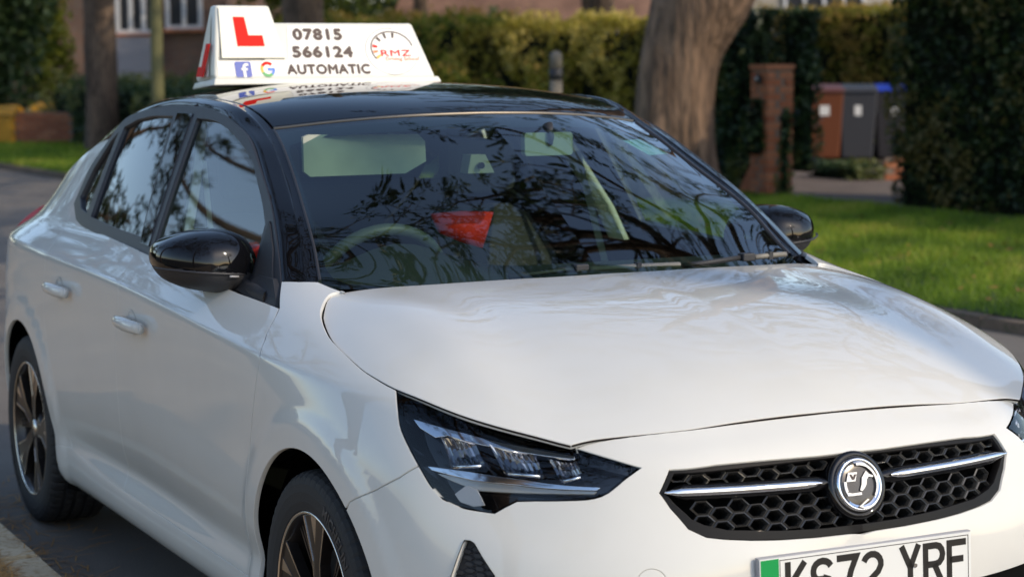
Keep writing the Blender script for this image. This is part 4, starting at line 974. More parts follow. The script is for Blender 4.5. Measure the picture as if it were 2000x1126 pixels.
v,f=tube([(-.905,-.01,1.216),(-.895,-.01,1.216)],.009,12); mk('pod_lens',v,f,M['gloss'],ds)
v,f=prism([(.395,1.293),(.49,1.291),(.554,1.241),(.449,1.241)],-.001,.001,lambda y,z,d:(-.85-(z-1.27)*1.2+d,y,z))
# sticker just behind the glass
def wsp(y,z): 
    u,v_=inv(C,[(abs(y),z)],axes=(1,2),front=-1.12)[0]; p=C(np.array(u),np.array(v_)); return (p[0]-.006,y,p[2]-.007)
sx=[wsp(*q) for q in ((.40,1.283),(.485,1.283),(.545,1.243),(.452,1.243))]
mk('windscreen_sticker',sx,[(0,1,2,3)],mat('sticker_turquoise',(.20,.62,.58),.5,col2=(.5,.8,.75),nscale=60),car)
# ------------------------------------------------ roof sign
sg=empty('roof_sign',(0,0,0),0,'white triangular learner driver sign with red L on the black car roof','roof sign')
SK=.42
def sfr(y,z,d):   # y across, z height on the front face, d out of the face
    return (-1.83-SK*(z-1.44)+d*.922,y,z+d*.387)
def bodyV(a0,b0,a1,b1,zb,zt,in_=.0):
    # a: left/right y at the bottom, b: at the top
    zr=zt; xf0=-1.83-SK*(zb-1.44); xf1=-1.83-SK*(zt-1.44); xb0=-2.08+.42*(zb-1.44); xb1=-1.975
    V=[(xf0,a0,zb),(xf0,a1,zb),(xf1,b1,zt),(xf1,b0,zt),(xb0,a0+.02,zb-.012),(xb0,a1-.02,zb-.012),(xb1,b1,zt),(xb1,b0,zt)]
    F=[(0,1,2,3),(5,4,7,6),(3,2,6,7),(4,0,3,7),(1,5,6,2),(4,5,1,0)]
    return V,F
def bevobj(name,VF,mat_,par,bev=.006):
    o=mk(name,VF[0],VF[1],mat_,par); b=o.modifiers.new('bevel','BEVEL'); b.width=bev; b.segments=3; o.data.polygons.foreach_set('use_smooth',[True]*len(o.data.polygons)); 
    return o
bevobj('sign_body',bodyV(-.442,-.405,.287,.237,1.447,1.615),M['signw'],sg,.008)
bevobj('sign_tower',bodyV(-.444,-.404,-.190,-.232,1.452,1.668),M['signw'],sg,.008)
bevobj('sign_base',([(-1.815,-.452,1.428),(-1.815,.300,1.431),(-2.09,.30,1.422),(-2.09,-.43,1.412),(-1.822,-.445,1.449),(-1.822,.292,1.449),(-2.08,.29,1.438),(-2.08,-.425,1.432)],[(3,2,1,0),(4,5,6,7),(0,1,5,4),(1,2,6,5),(2,3,7,6),(3,0,4,7)]),M['signw'],sg,.004)
def sheet(name,poly,mat_,par,d=.0012,h=.0008):
    v,f=prism(poly,d,d+h,sfr); return mk(name,v,f,mat_,par)
sheet('printed_sheet',[(-.185,1.605),(.228,1.603),(.274,1.455),(-.430,1.455),(-.427,1.50),(-.20,1.50)],M['stick'],sg,.0006)
M['lplate']=mat('l_plate_cream',(.84,.82,.70),.4)
lp=sheet('l_plate',[(-.398,1.66),(-.241,1.66),(-.205,1.506),(-.412,1.506)],M['lplate'],sg,.006,.001)
sheet('letter_l',[(-.358,1.630),(-.322,1.630),(-.317,1.574),(-.272,1.574),(-.270,1.541),(-.357,1.541)],M['lred'],lp,.0075)
# end cap L
v0=np.array([(-1.845,-.449,1.44),(-2.06,-.432,1.432),(-1.955,-.404,1.66)])
def cfr(a,b,d=.004):  # a 0..1 across from front to back, b 0..1 up
    p=v0[0]*(1-a)+v0[1]*a; q=v0[2]; r=p*(1-b)+q*b; return (r[0],r[1]-d,r[2])
cap=[cfr(.14,.06),cfr(.86,.06),cfr(.5,.92)]; mk('end_plate',[tuple(np.array(c)+(0,.002,0)) for c in cap],[(0,1,2)],M['signw'],sg)
L6=[(-.25,.30),(-.62,.30),(-.62,.42),(-.40,.42),(-.40,.84),(-.25,.84)]
def cp(x,z): # x in metres from the front edge, z above the base on the end cap
    p=v0[0]+(v0[1]-v0[0])*x; return (p[0],-.449+.045*(z/.22)-.008,1.44+z)
Lp=[cp(.26,.112),cp(.30,.012),cp(.60,.012),cp(.58,.042),cp(.44,.042),cp(.41,.112)]
mk('end_letter_l',Lp+[(a,b+.003,c) for a,b,c in Lp],[(0,1,2,3,4,5)]+[(i,(i+1)%6,6+(i+1)%6,6+i) for i in range(6)],M['lred'],sg)
def stext(name,s,y,z,w,h,mat_,off=.02,par=None,skew=0,d=.002):
    V,F=text_mesh(s,1,spacing=1.1); V=np.array(V); mn=V.min(0);mx=V.max(0); sc=(w/(mx[0]-mn[0]),h/(mx[1]-mn[1])); c=(mn+mx)/2
    VV=[];FF=[]; k=off*h; 
    for n_,(ex,ez) in enumerate(((0,0),(k,0),(-k,0),(0,k),(0,-k)) if off>0 else ((0,0),)):
        o=len(VV)
        for q in V: VV.append(sfr(y+(q[0]-c[0])*sc[0]+ex,z+(q[1]-c[1])*sc[1]+ez,d+n_*.00012))
        FF+=[tuple(i+o for i in f) for f in F]
    return mk(name,VV,FF,mat_,par or sg)
stext('phone_digits','07815',-.090,1.5795,.158,.031,M['ink'],.10)
stext('phone_digits','566124',-.082,1.5255,.196,.031,M['ink'],.10)
stext('sign_words','AUTOMATIC',-.071,1.4725,.272,.0275,M['ink'],.085)
def rr(x0,x1,z0,z1,r=.006,n=4,sk=.0):
    o=[]
    for cx,cz,a in ((x1-r,z1-r,0),(x0+r,z1-r,90),(x0+r,z0+r,180),(x1-r,z0+r,270)):
        for t in np.linspace(a,a+90,n): o.append((cx+r*math.cos(R_(t)),cz+r*math.sin(R_(t))))
    return o
fb_=sheet('square_badge',rr(-.374,-.3225,1.4505,1.497),M['fb'],sg,.0018)
stext('badge_letter_f','f',-.343,1.470,.022,.040,M['stick'],.03,fb_,d=.0034)
gE=empty('round_g_logo'); gE.parent=sg
def gring(a0,a1,mat_):
    r0,r1=.0145,.0232; c=(-.270,1.4735); k=np.linspace(a0,a1,10)
    P=[(c[0]+r1*math.cos(R_(t)),c[1]+r1*math.sin(R_(t))) for t in k]+[(c[0]+r0*math.cos(R_(t)),c[1]+r0*math.sin(R_(t))) for t in k[::-1]]
    sheet('logo_arc',P,mat_,gE,.0018)
gring(45,150,M['lred']);gring(150,208,M['gy']);gring(208,310,M['gg']);gring(310,358,M['gbl'])
sheet('logo_bar',[(-.270,1.4775),(-.2475,1.4775),(-.2475,1.469),(-.270,1.469)],M['gbl'],gE,.0018)
lg=empty('school_logo'); lg.parent=sg
def sring(c,rx,rz,w,a0,a1,mat_,name='logo_ring'):
    k=np.linspace(a0,a1,36); P=[(c[0]+rx*math.cos(R_(t)),c[1]+rz*math.sin(R_(t))) for t in k]; Q=[(c[0]+(rx-w)*math.cos(R_(t)),c[1]+(rz-w)*math.sin(R_(t))) for t in k]
    V=[sfr(a,b,.0022) for a,b in P+Q]; n=len(k); mk(name,V,[(i,i+1,n+i+1,n+i) for i in range(n-1)],mat_,lg)
sring((.150,1.5265),.089,.0735,.0024,80,330,M['lgrey']); sring((.155,1.5265),.089,.0735,.0016,-20,60,M['lgrey'])
sring((.153,1.534),.073,.056,.0042,10,215,M['ink'])
for a,m_ in ((168,'lred'),(190,'gor'),(212,'gy'),(135,'ink'),(108,'ink'),(80,'ink')):
    c=(.152+.057*math.cos(R_(a)),1.5335+.043*math.sin(R_(a))); t=R_(a)
    P=[(c[0]+u*math.cos(t)-w_*math.sin(t),c[1]+u*math.sin(t)+w_*math.cos(t)) for u,w_ in ((.008,.0045),(-.008,.003),(-.008,-.003),(.008,-.0045))]; sheet('gauge_mark',P,M[m_],lg,.0018)
stext('logo_words','RMZ',.163,1.521,.100,.0185,M['lred'],.03,lg)
stext('logo_words','Driving School',.182,1.5015,.112,.0135,M['gor'],.03,lg)
# red cloths inside the car
def cloth(name,pts,label):
    n=len(pts); c=np.mean(pts,axis=0); V=[tuple(c+np.array((.012,0,0)))]+[tuple(p) for p in pts]+[(p[0]-.02,p[1],p[2]) for p in pts]
    F=[(0,1+i,1+(i+1)%n) for i in range(n)]+[(1+i,1+n+i,1+n+(i+1)%n,1+(i+1)%n) for i in range(n)]+[tuple(range(1+n,1+2*n))[::-1]]
    o=mk(name,V,F,M['red'],None,True); tag(o,label,'cloth'); return o
cloth('red_cloth',[(-1.10,-.062,1.074),(-1.10,.03,1.078),(-1.10,.125,1.072),(-1.10,.108,1.02),(-1.10,.090,.972),(-1.10,.03,.99),(-1.10,-.035,1.018),(-1.10,-.05,1.045)],'bright red cloth behind the windscreen between the front seats')
cloth('red_cloth',[(-1.45,-.50,.985),(-1.40,-.47,.99),(-1.36,-.46,.95),(-1.36,-.47,.88),(-1.42,-.49,.87),(-1.50,-.51,.93)],'red cloth low inside the driver window beside the wing mirror')
# ------------------------------------------------ ground
def noise_mat(name,c1,c2,c3,s1,s2,rough,bump,bs,dist=.004,zs=1.0):
    m=bpy.data.materials.new(name); m.use_nodes=True; t=m.node_tree; b=t.nodes['Principled BSDF']; b.inputs['Roughness'].default_value=rough
    g=t.nodes.new('ShaderNodeNewGeometry'); n1=t.nodes.new('ShaderNodeTexNoise'); n1.inputs['Scale'].default_value=s1; n1.inputs['Detail'].default_value=6
    n2=t.nodes.new('ShaderNodeTexNoise'); n2.inputs['Scale'].default_value=s2; n2.inputs['Detail'].default_value=4
    vm=t.nodes.new('ShaderNodeVectorMath'); vm.operation='MULTIPLY'; vm.inputs[1].default_value=(1,1,zs); t.links.new(g.outputs['Position'],vm.inputs[0])
    for n in (n1,n2): t.links.new(vm.outputs[0],n.inputs['Vector'])
    r=t.nodes.new('ShaderNodeValToRGB'); r.color_ramp.elements[0].color=(*c1,1); r.color_ramp.elements[1].color=(*c2,1); r.color_ramp.elements[0].position=.38; r.color_ramp.elements[1].position=.62
    mx=t.nodes.new('ShaderNodeMix'); mx.data_type='RGBA'; r2=t.nodes.new('ShaderNodeValToRGB'); r2.color_ramp.elements[0].position=.5; r2.color_ramp.elements[1].position=.68
    t.links.new(n1.outputs[0],r.inputs[0]); t.links.new(n2.outputs[0],r2.inputs[0]); t.links.new(r2.outputs[0],mx.inputs[0]); t.links.new(r.outputs[0],mx.inputs[6]); mx.inputs[7].default_value=(*c3,1)
    t.links.new(mx.outputs[2],b.inputs['Base Color'])
    n=t.nodes.new('ShaderNodeTexNoise'); n.inputs['Scale'].default_value=bs; n.inputs['Detail'].default_value=6; t.links.new(vm.outputs[0],n.inputs['Vector'])
    k=t.nodes.new('ShaderNodeBump'); k.inputs['Strength'].default_value=bump; k.inputs['Distance'].default_value=dist; t.links.new(n.outputs[0],k.inputs['Height']); t.links.new(k.outputs[0],b.inputs['Normal'])
    return m
def ky(x): return 5.0+(x+4.5)*.04      # far kerb line
M['ground']=noise_mat('soil',(.06,.045,.03),(.10,.08,.055),(.05,.05,.03),3,20,.95,.5,60)
M['asphalt']=noise_mat('asphalt',(.15,.13,.115),(.19,.168,.145),(.23,.19,.145),1.3,160,.85,.7,220)
M['paving']=noise_mat('pavement_tarmac',(.28,.20,.13),(.38,.28,.18),(.44,.28,.13),2,90,.9,.6,160)
M['kerb']=noise_mat('kerb_concrete',(.46,.36,.24),(.58,.47,.32),(.36,.24,.13),5,50,.9,.5,130)
M['kerbf']=noise_mat('kerb_mossy',(.15,.105,.075),(.21,.15,.105),(.10,.10,.05),5,30,.95,.5,130)
M['turf']=noise_mat('turf',(.03,.06,.012),(.055,.10,.02),(.09,.10,.03),.8,9,.95,.6,40)
def sheet_(name,pts,z,m,kind='structure'):
    return mk(name,[(x,y,z) for x,y in pts],[tuple(range(len(pts)))],m,kind=kind)
sheet_('ground',[(-300,-300),(300,-300),(300,300),(-300,300)],-.02,M['ground'])
sheet_('road',[(-90,-1.05),(25,-1.05),(25,ky(25)),(-90,ky(-90))],0,M['asphalt'])
sheet_('pavement',[(-90,-3.6),(25,-3.6),(25,-1.19),(-90,-1.19)],.094,M['paving'])
gv=sheet_('grass_verge',[(-90,ky(-90)+.12),(25,ky(25)+.12),(25,9.7),(-90,9.7)],.07,M['turf'])
sheet_('footpath',[(-26,9.7),(-6,9.7),(-6,18.5),(-26,18.5)],.01,M['drive'] if 'drive' in M else M.setdefault('drive',noise_mat('drive_tarmac',(.13,.095,.075),(.18,.135,.105),(.10,.07,.055),1.5,30,.9,.5,100)))
# kerbs: stones one by one where they show
def kerb(name,label,x0,x1,yf,w,h,m):
    k=empty(name); k['kind']='structure'
    base=bmesh.new(); box(base,(0,0,h/2),(.905,w,h)); bmesh.ops.bevel(base,geom=[e for e in base.edges if abs(e.verts[0].co.z-h)<1e-4 and abs(e.verts[1].co.z-h)<1e-4],offset=.012,segments=2,affect='EDGES')
    me=bpy.data.meshes.new('kerb_stone'); base.to_mesh(me); base.free(); me.materials.append(m); x=x0
    while x<x1:
        o=bpy.data.objects.new('kerb_stone',me); COL.objects.link(o); o.parent=k; o.location=(x,yf(x)+random.uniform(-.004,.004),random.uniform(-.004,.003)); o.rotation_euler=(0,0,math.atan(yf(1)-yf(0))); x+=.915
    return k
kerb('near_kerb','',-14,3,lambda x:-1.12,.14,.10,M['kerb'])
kerb('far_kerb','',-30,3,lambda x:ky(x)+.06,.13,.065,M['kerbf'])
# leaf litter and pine needles by the kerb
n=3800; X=RNG.uniform(-4.5,-.8,n); Y=np.where(RNG.random(n)<.86,-1.17-np.abs(RNG.normal(0,.13,n)),RNG.normal(-.95,.10,n)); Z=np.where(Y<-1.05,.106,.003); a=RNG.uniform(0,np.pi,n); l=RNG.uniform(.02,.05,n)
dx,dy=np.cos(a)*l,np.sin(a)*l; wx,wy=-np.sin(a)*.0017,np.cos(a)*.0017; up=RNG.uniform(0,.008,n)
Q=np.stack([np.stack([X-dx-wx,Y-dy-wy,Z],1),np.stack([X-dx+wx,Y-dy+wy,Z],1),np.stack([X+dx+wx,Y+dy+wy,Z+up],1),np.stack([X+dx-wx,Y+dy-wy,Z+up],1)],1)
ne=quads('pine_needles',Q,leafmat('dry_needles',[(0,(.30,.14,.04)),(1,(.62,.34,.10))],.8,.1),attr=RNG.random(n),kind='stuff'); tag(ne,'dry orange pine needles scattered on kerb and gutter','pine needles')
# grass
def grass(n,xr,yf0,yf1,hh,w):
    X=RNG.uniform(*xr,n); t=RNG.random(n); Y=yf0(X)+t*(yf1(X)-yf0(X)); 
    pat=np.sin(X*1.7+np.sin(Y*2.1)*1.3)*np.sin(Y*1.9+np.sin(X*.8))*.25+.5+.18*np.sin(X*5.1+Y*3.3)
    a=RNG.uniform(0,2*np.pi,n); h=hh*RNG.uniform(.5,1.25,n)*(.8+.4*pat); b=RNG.uniform(0,2*np.pi,n); lean=h*RNG.uniform(.1,.9,n)
    wx,wy=np.cos(a)*w,np.sin(a)*w; P=np.stack([X,Y,np.full(n,.068)],1); T=P+np.stack([np.cos(b)*lean,np.sin(b)*lean,h],1); W=np.stack([wx,wy,0*wx],1)
    return np.stack([P-W,P+W,T+W*.25,T-W*.25],1),np.clip(pat+RNG.normal(0,.16,n),0,1)
q1,a1=grass(130000,(-15.5,-1.5),lambda x:ky(x)+.10,lambda x:9.75+0*x,.045,.0045)
q2,a2=grass(40000,(-34,-15.5),lambda x:ky(x)+.10,lambda x:8+0*x,.06,.009)
gr_s=quads('grass',np.concatenate([q1,q2]),leafmat('grass_blades',[(0,(.08,.14,.012)),(.45,(.20,.32,.022)),(.75,(.34,.44,.035)),(1,(.52,.46,.09))],.6,.45),attr=np.concatenate([a1,a2]),kind='stuff')
tag(gr_s,'short bright green grass on the verge across the road','grass')
# ------------------------------------------------ foliage helpers
def leaf_quads(P,size,flat=0.0,asp=.55):
    n=len(P); u=RNG.normal(size=(n,3)); u/=np.linalg.norm(u,axis=1)[:,None]; v=RNG.normal(size=(n,3)); v-=u*(u*v).sum(1)[:,None]; v/=np.linalg.norm(v,axis=1)[:,None]
    s=size*RNG.uniform(.6,1.3,n)[:,None]; u=u*s; v=v*s*asp
    return np.stack([P-u*.5,P+v*.5,P+u*.5,P-v*.5],1)
def lump(P,s,amp):
    return amp*(np.sin(P[:,0]*s+1.3*np.sin(P[:,1]*s*.7)+P[:,2]*s*.9)+.6*np.sin(P[:,1]*s*1.9+P[:,2]*s*1.4)+.5*np.sin(P[:,0]*s*2.7-P[:,2]*s*2.1))
def hedge(name,x0,x1,y0,y1,h,n,size,m,label,core,faces='yx',z0=.05,group=None,amp=.05):
    root=empty(name,(0,0,0),0,label,'hedge',group)
    L=[x1-x0,x1-x0,y1-y0,y1-y0]; ar=np.array([ (x1-x0)*h, (y1-y0)*h*1.0,(y1-y0)*h,(x1-x0)*(y1-y0)]); ar[2]*=.3; pr=ar/ar.sum(); k=RNG.choice(4,n,p=pr)
    a=RNG.random(n); b=RNG.random(n); P=np.zeros((n,3)); Nn=np.zeros((n,3))
    m0=k==0; P[m0]=np.stack([x0+a*(x1-x0),y0+0*a,z0+b*(h-z0)],1)[m0]; Nn[m0]=(0,-1,0)
    m1=k==1; P[m1]=np.stack([x1+0*a,y0+a*(y1-y0),z0+b*(h-z0)],1)[m1]; Nn[m1]=(1,0,0)
    m2=k==2; P[m2]=np.stack([x0+0*a,y0+a*(y1-y0),z0+b*(h-z0)],1)[m2]; Nn[m2]=(-1,0,0)
    m3=k==3; P[m3]=np.stack([x0+a*(x1-x0),y0+b*(y1-y0),h+0*a],1)[m3]; Nn[m3]=(0,0,1)
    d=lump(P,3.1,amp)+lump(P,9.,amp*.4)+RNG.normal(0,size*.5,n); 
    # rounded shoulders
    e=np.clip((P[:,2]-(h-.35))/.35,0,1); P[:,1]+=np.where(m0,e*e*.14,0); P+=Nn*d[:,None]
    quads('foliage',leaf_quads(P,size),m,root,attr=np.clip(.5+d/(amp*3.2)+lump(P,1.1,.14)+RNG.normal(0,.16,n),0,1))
    i=min(.10,(y1-y0)*.3,(x1-x0)*.3); zb=max(0,z0-.05); boxo('dark_core',((x0+x1)/2,(y0+y1)/2,(h-.08+zb)/2),(x1-x0-2*i,y1-y0-2*i,h-.08-zb),core,root)  # near-black box, the shaded inside of the hedge given as colour
    return root
M['core']=mat('hedge_inside',(.012,.014,.008),.95,spec=.1)
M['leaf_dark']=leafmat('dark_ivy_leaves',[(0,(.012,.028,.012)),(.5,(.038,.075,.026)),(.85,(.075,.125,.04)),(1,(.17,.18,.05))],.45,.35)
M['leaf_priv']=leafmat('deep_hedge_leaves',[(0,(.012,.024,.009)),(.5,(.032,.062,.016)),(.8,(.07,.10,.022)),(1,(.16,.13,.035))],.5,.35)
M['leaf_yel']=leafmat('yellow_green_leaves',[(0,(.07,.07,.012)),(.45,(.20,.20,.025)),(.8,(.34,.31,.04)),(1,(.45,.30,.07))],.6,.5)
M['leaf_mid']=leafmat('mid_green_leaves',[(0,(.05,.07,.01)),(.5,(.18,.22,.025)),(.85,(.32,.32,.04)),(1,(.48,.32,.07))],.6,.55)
M['leaf_brown']=leafmat('russet_leaves',[(0,(.10,.08,.015)),(.5,(.32,.26,.035)),(.8,(.50,.42,.06)),(1,(.66,.52,.14))],.6,.55)
M['needle']=leafmat('pine_needle_clumps',[(0,(.008,.016,.006)),(.5,(.022,.04,.012)),(1,(.06,.085,.025))],.5,.2)
M['bark']=noise_mat('pine_bark',(.085,.058,.042),(.20,.135,.095),(.045,.032,.026),3.5,26,.95,1.0,22,.04,zs=.25)
M['bark2']=noise_mat('grey_bark',(.12,.075,.05),(.30,.19,.125),(.06,.042,.032),7,22,.9,1.0,24,.06,zs=.16)
# far side hedges and shrubs along the gardens
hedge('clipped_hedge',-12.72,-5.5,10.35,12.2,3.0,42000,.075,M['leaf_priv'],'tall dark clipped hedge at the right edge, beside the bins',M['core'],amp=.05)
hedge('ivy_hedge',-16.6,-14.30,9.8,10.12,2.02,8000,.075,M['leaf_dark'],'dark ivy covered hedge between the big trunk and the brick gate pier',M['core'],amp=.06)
hedge('ivy_clump',-14.3,-13.80,10.06,10.25,1.98,3200,.07,M['leaf_dark'],'dark ivy arching over and behind the brick gate pier',M['core'],z0=.35,amp=.05)
hedge('ivy_patch',-14.10,-13.82,9.50,9.56,1.06,700,.075,M['leaf_dark'],'ivy patch growing across the middle of the brick gate pier',M['core'],z0=.55,amp=.05)
hedge('ivy_patch',-13.80,-13.70,9.72,9.82,.95,500,.07,M['leaf_dark'],'ivy strip running down the right edge of the brick gate pier',M['core'],z0=.05,amp=.03)
hedge('garden_hedge',-21.5,-16.6,9.7,11.0,1.88,14000,.085,M['leaf_brown'],'russet and yellow garden hedge left of the big tree trunk',M['core'],amp=.10)
hedge('garden_hedge',-28.5,-21.5,9.6,11.2,1.98,14000,.09,M['leaf_mid'],'green garden hedge behind the right half of the roof sign',M['core'],amp=.10)
hedge('tall_hedge',-26.8,-20.5,17.9,19.2,2.25,12000,.10,M['leaf_yel'],'yellow green clipped hedge behind the three wheelie bins',M['core'],amp=.06)
hedge('dark_shrub_row',-33,-25.0,6.9,8.6,1.02,8000,.09,M['leaf_dark'],'dark shrubs low behind the yellowish pole, left of the sign',M['core'],amp=.12)
hedge('ivy_planter',-17.35,-16.3,12.55,13.05,.17,1600,.06,M['leaf_dark'],'low ivy covered planter in front of the wheelie bins',M['core'],z0=.02,amp=.04)
# trees --------------------------------------------------------
def limb_path(p,d,L,n=7,droop=0,wig=.25):
    P=[np.array(p,float)]; d=np.array(d,float); d/=np.linalg.norm(d)
    for i in range(n):
        d=d+RNG.normal(0,wig,3)*.5+np.array([0,0,droop]); d/=np.linalg.norm(d); P.append(P[-1]+d*L/n)
    return P
def tree(x,y,trunk,rad,label,bark,crown=None,name='pine_tree',limbs=16,zl=(4.5,10),L=(3,5.5),clumps=9,needles=34,csize=.5,nq=.16,leaf='needle',asp=.16,group='street trees',cat='tree',droop=.02):
    root=empty(name,(x,y,0),0,label,cat,group)
    T=np.array(trunk,float); tr=np.array(rad,float); T2=curve(T,np.linspace(0,len(T)-1,(len(T)-1)*5+1)); r2=np.interp(np.linspace(0,len(T)-1,len(T2)),range(len(T)),tr)
    v,f=tube(T2,r2,20); V=np.array(v); ang=np.arctan2(V[:,1],V[:,0]); 
    V[:,:2]+= (0.02*np.sin(ang*5+V[:,2]*1.5)+.012*np.sin(ang*11+V[:,2]*4))[:,None]*np.stack([np.cos(ang),np.sin(ang)],1)
    mk('trunk',V,f,bark,root,True)
    if crown is False: return root
    parts=[];CP=[];
    for i in range(limbs):
        z=zl[0]+(zl[1]-zl[0])*(i+RNG.random())/limbs; k=np.interp(z,T2[:,2],range(len(T2))); p=T2[int(k)]; a=2.4*i+RNG.uniform(-.4,.4)
        ll=RNG.uniform(*L)*(1-.45*(z-zl[0])/(zl[1]-zl[0]+.01)); P=limb_path(p,(math.cos(a),math.sin(a),RNG.uniform(.05,.6)),ll,8,droop)
        parts.append(tube(P,np.linspace(.07+.02*ll/4,.015,len(P)),6))
        for j in range(3,9):
            for s in range(2):
                d=P[j]-P[j-1]; d=d/np.linalg.norm(d); sd=np.cross(d,(0,0,1))*(1 if s else -1); l2=ll*RNG.uniform(.12,.32)
                Q=limb_path(P[j],d*.6+sd*.8+np.array((0,0,RNG.uniform(-.2,.5))),l2,4,0,.3); parts.append(tube(Q,np.linspace(.022,.006,len(Q)),4,cap=False))
                for c in range(max(1,clumps//6)): CP.append(Q[-1-c%3]+RNG.normal(0,.12,3))
                if RNG.random()<.5:
                    Q3=limb_path(Q[2],sd*.8+RNG.normal(0,.5,3),l2*.7,3,-.05,.4); parts.append(tube(Q3,np.linspace(.012,.004,len(Q3)),3,cap=False)); CP.append(Q3[-1])
        CP.append(P[-1])
    v,f=merge(parts); mk('limbs',v,f,bark,root)
    CP=np.array(CP); n=len(CP)*needles; C_=np.repeat(CP,needles,0); o=RNG.normal(size=(n,3)); o/=np.linalg.norm(o,axis=1)[:,None]; rr_=csize*RNG.random(n)**.5*.5
    P=C_+o*rr_[:,None]*np.array([1,1,.6]); u=o+RNG.normal(0,.35,(n,3)); u/=np.linalg.norm(u,axis=1)[:,None]; w_=np.cross(u,RNG.normal(size=(n,3))); w_/=np.linalg.norm(w_,axis=1)[:,None]
    s=nq*RNG.uniform(.6,1.3,n)[:,None]; Q=np.stack([P-u*s*.5,P+w_*s*asp,P+u*s*.5,P-w_*s*asp],1)
    quads('crown',Q,M[leaf],root,attr=RNG.random(n))
    return root
tree(-13.98,8.56,[(0,0,-.05),(.0,0,.5),(.0,.0,1.06),(.03,.07,1.58),(.13,.27,2.13),(.34,.7,3.0),(.5,1.1,4.2),(.5,1.3,6),(.2,1.2,9),(.1,1.0,13)],[.56,.44,.40,.405,.48,.42,.34,.26,.18,.08],'big leaning tree trunk with pale lit side, right of the car roof',M['bark2'],limbs=14,zl=(5.0,11),L=(3.5,6.5))
tree(-28.4,6.6,[(0,0,-.05),(0,0,1),(-.02,.02,3),(0,.05,6),(.1,.1,12)],[.30,.25,.24,.22,.1],'straight brown trunk at the left, beside the brick wall',M['bark'],limbs=18,zl=(3.6,11),L=(3,5))
tree(-24.3,8.5,[(0,0,-.05),(0,0,1),(0,0,3),(.1,.05,6),(.1,.1,11)],[.34,.30,.29,.25,.1],'brown trunk seen just above the middle of the roof sign',M['bark'],limbs=20,zl=(3.8,10),L=(3,5))
# trees on the camera's side of the street and behind it: seen as reflections and shade
tree(-14.5,-7.2,[(0,0,-.05),(0,0,1.5),(.1,.1,4),(.3,.2,7),(.3,.2,12)],[.34,.28,.25,.2,.08],'pine on the near pavement behind the car',M['bark'],limbs=13,zl=(3.0,10),L=(3.5,6))
tree(-25,-5.0,[(0,0,-.05),(0,0,1.5),(.1,.0,4),(.0,.2,7),(.1,.2,12)],[.34,.28,.25,.2,.08],'pine further down the near pavement',M['bark'],limbs=22,zl=(2.6,10),L=(3,5))
tree(2.6,-5.6,[(0,0,-.05),(0,0,1.5),(.1,.3,4),(.2,.6,7),(.2,.6,12)],[.34,.28,.25,.2,.08],'pine behind the photographer on the near pavement',M['bark'],limbs=15,zl=(4.6,10),L=(4,7))
tree(-4.2,-5.2,[(0,0,-.05),(0,0,1.5),(.1,.3,4),(.5,.7,7),(.8,1.0,12)],[.30,.25,.22,.18,.08],'tall pine on the near pavement whose limbs hang over the car',M['bark'],limbs=24,zl=(6,11.5),L=(5,7.5))
tree(-23,-10.2,[(0,0,-.05),(0,0,1.5),(.1,.3,4),(.2,.4,7),(.3,.5,11)],[.40,.34,.30,.24,.08],'pine in the gardens on the near side, mirrored in the front door glass',M['bark'],limbs=11,zl=(3.2,9),L=(2.5,4.5))
tree(11.5,7.0,[(0,0,-.05),(0,0,1.5),(.1,.0,4),(.0,.2,7),(.1,.2,12)],[.34,.28,.25,.2,.08],'pine on the far verge in front of the car',M['bark'],limbs=7,zl=(4.5,10.5),L=(3,5.5))
tree(-2.6,6.6,[(0,0,-.05),(0,0,1.5),(.1,.0,4),(-.2,-.2,7),(-.3,-.4,12)],[.34,.28,.25,.2,.08],'pine on the far verge beside the car',M['bark'],limbs=24,zl=(4.6,11),L=(4,7))
# near side garden hedge (mirrored in the doors)
hedge('boundary_hedge',-40,-9,-5.6,-4.9,1.7,14000,.12,M['leaf_mid'],'garden hedge along the near pavement',M['core'],amp=.08,group='hedges along the near pavement')
# leafy garden trees
def bush(name,x,y,rx,ry,h,n,size,m,label,z0=0.,cat='bush',group=None,trunkr=.08):
    root=empty(name,(x,y,0),0,label,cat,group)
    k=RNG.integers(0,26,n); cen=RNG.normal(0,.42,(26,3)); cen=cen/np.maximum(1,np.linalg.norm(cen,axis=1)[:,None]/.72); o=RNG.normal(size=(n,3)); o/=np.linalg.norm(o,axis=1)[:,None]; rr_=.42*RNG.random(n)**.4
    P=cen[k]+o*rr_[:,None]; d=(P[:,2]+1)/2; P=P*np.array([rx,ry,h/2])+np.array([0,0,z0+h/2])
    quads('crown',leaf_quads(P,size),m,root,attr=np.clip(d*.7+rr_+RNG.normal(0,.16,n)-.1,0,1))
    v,f=tube([(0,0,-.03),(.03,0,(z0+h*.5)*.5),(0,.03,z0+h*.6)],[trunkr,trunkr*.8,trunkr*.4],8); mk('trunk',v,f,M['bark'],root,True)
    return root
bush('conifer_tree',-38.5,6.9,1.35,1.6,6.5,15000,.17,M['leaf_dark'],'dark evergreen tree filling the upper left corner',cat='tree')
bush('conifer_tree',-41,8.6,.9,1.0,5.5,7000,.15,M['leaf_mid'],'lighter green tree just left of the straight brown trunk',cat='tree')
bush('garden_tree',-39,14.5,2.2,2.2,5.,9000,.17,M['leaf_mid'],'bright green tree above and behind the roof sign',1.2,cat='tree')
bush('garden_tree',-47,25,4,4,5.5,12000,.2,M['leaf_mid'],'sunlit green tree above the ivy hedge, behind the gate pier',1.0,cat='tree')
bush('dark_bush',-26.8,12.4,1.0,.9,2.45,5000,.11,M['leaf_dark'],'dark bush under the tiled garage roof',cat='bush')
bush('pampas_shrub',-18.4,9.3,.55,.55,1.5,2500,.11,M['leaf_yel'],'pale yellow shrub against the russet hedge, left of the big trunk',cat='bush')
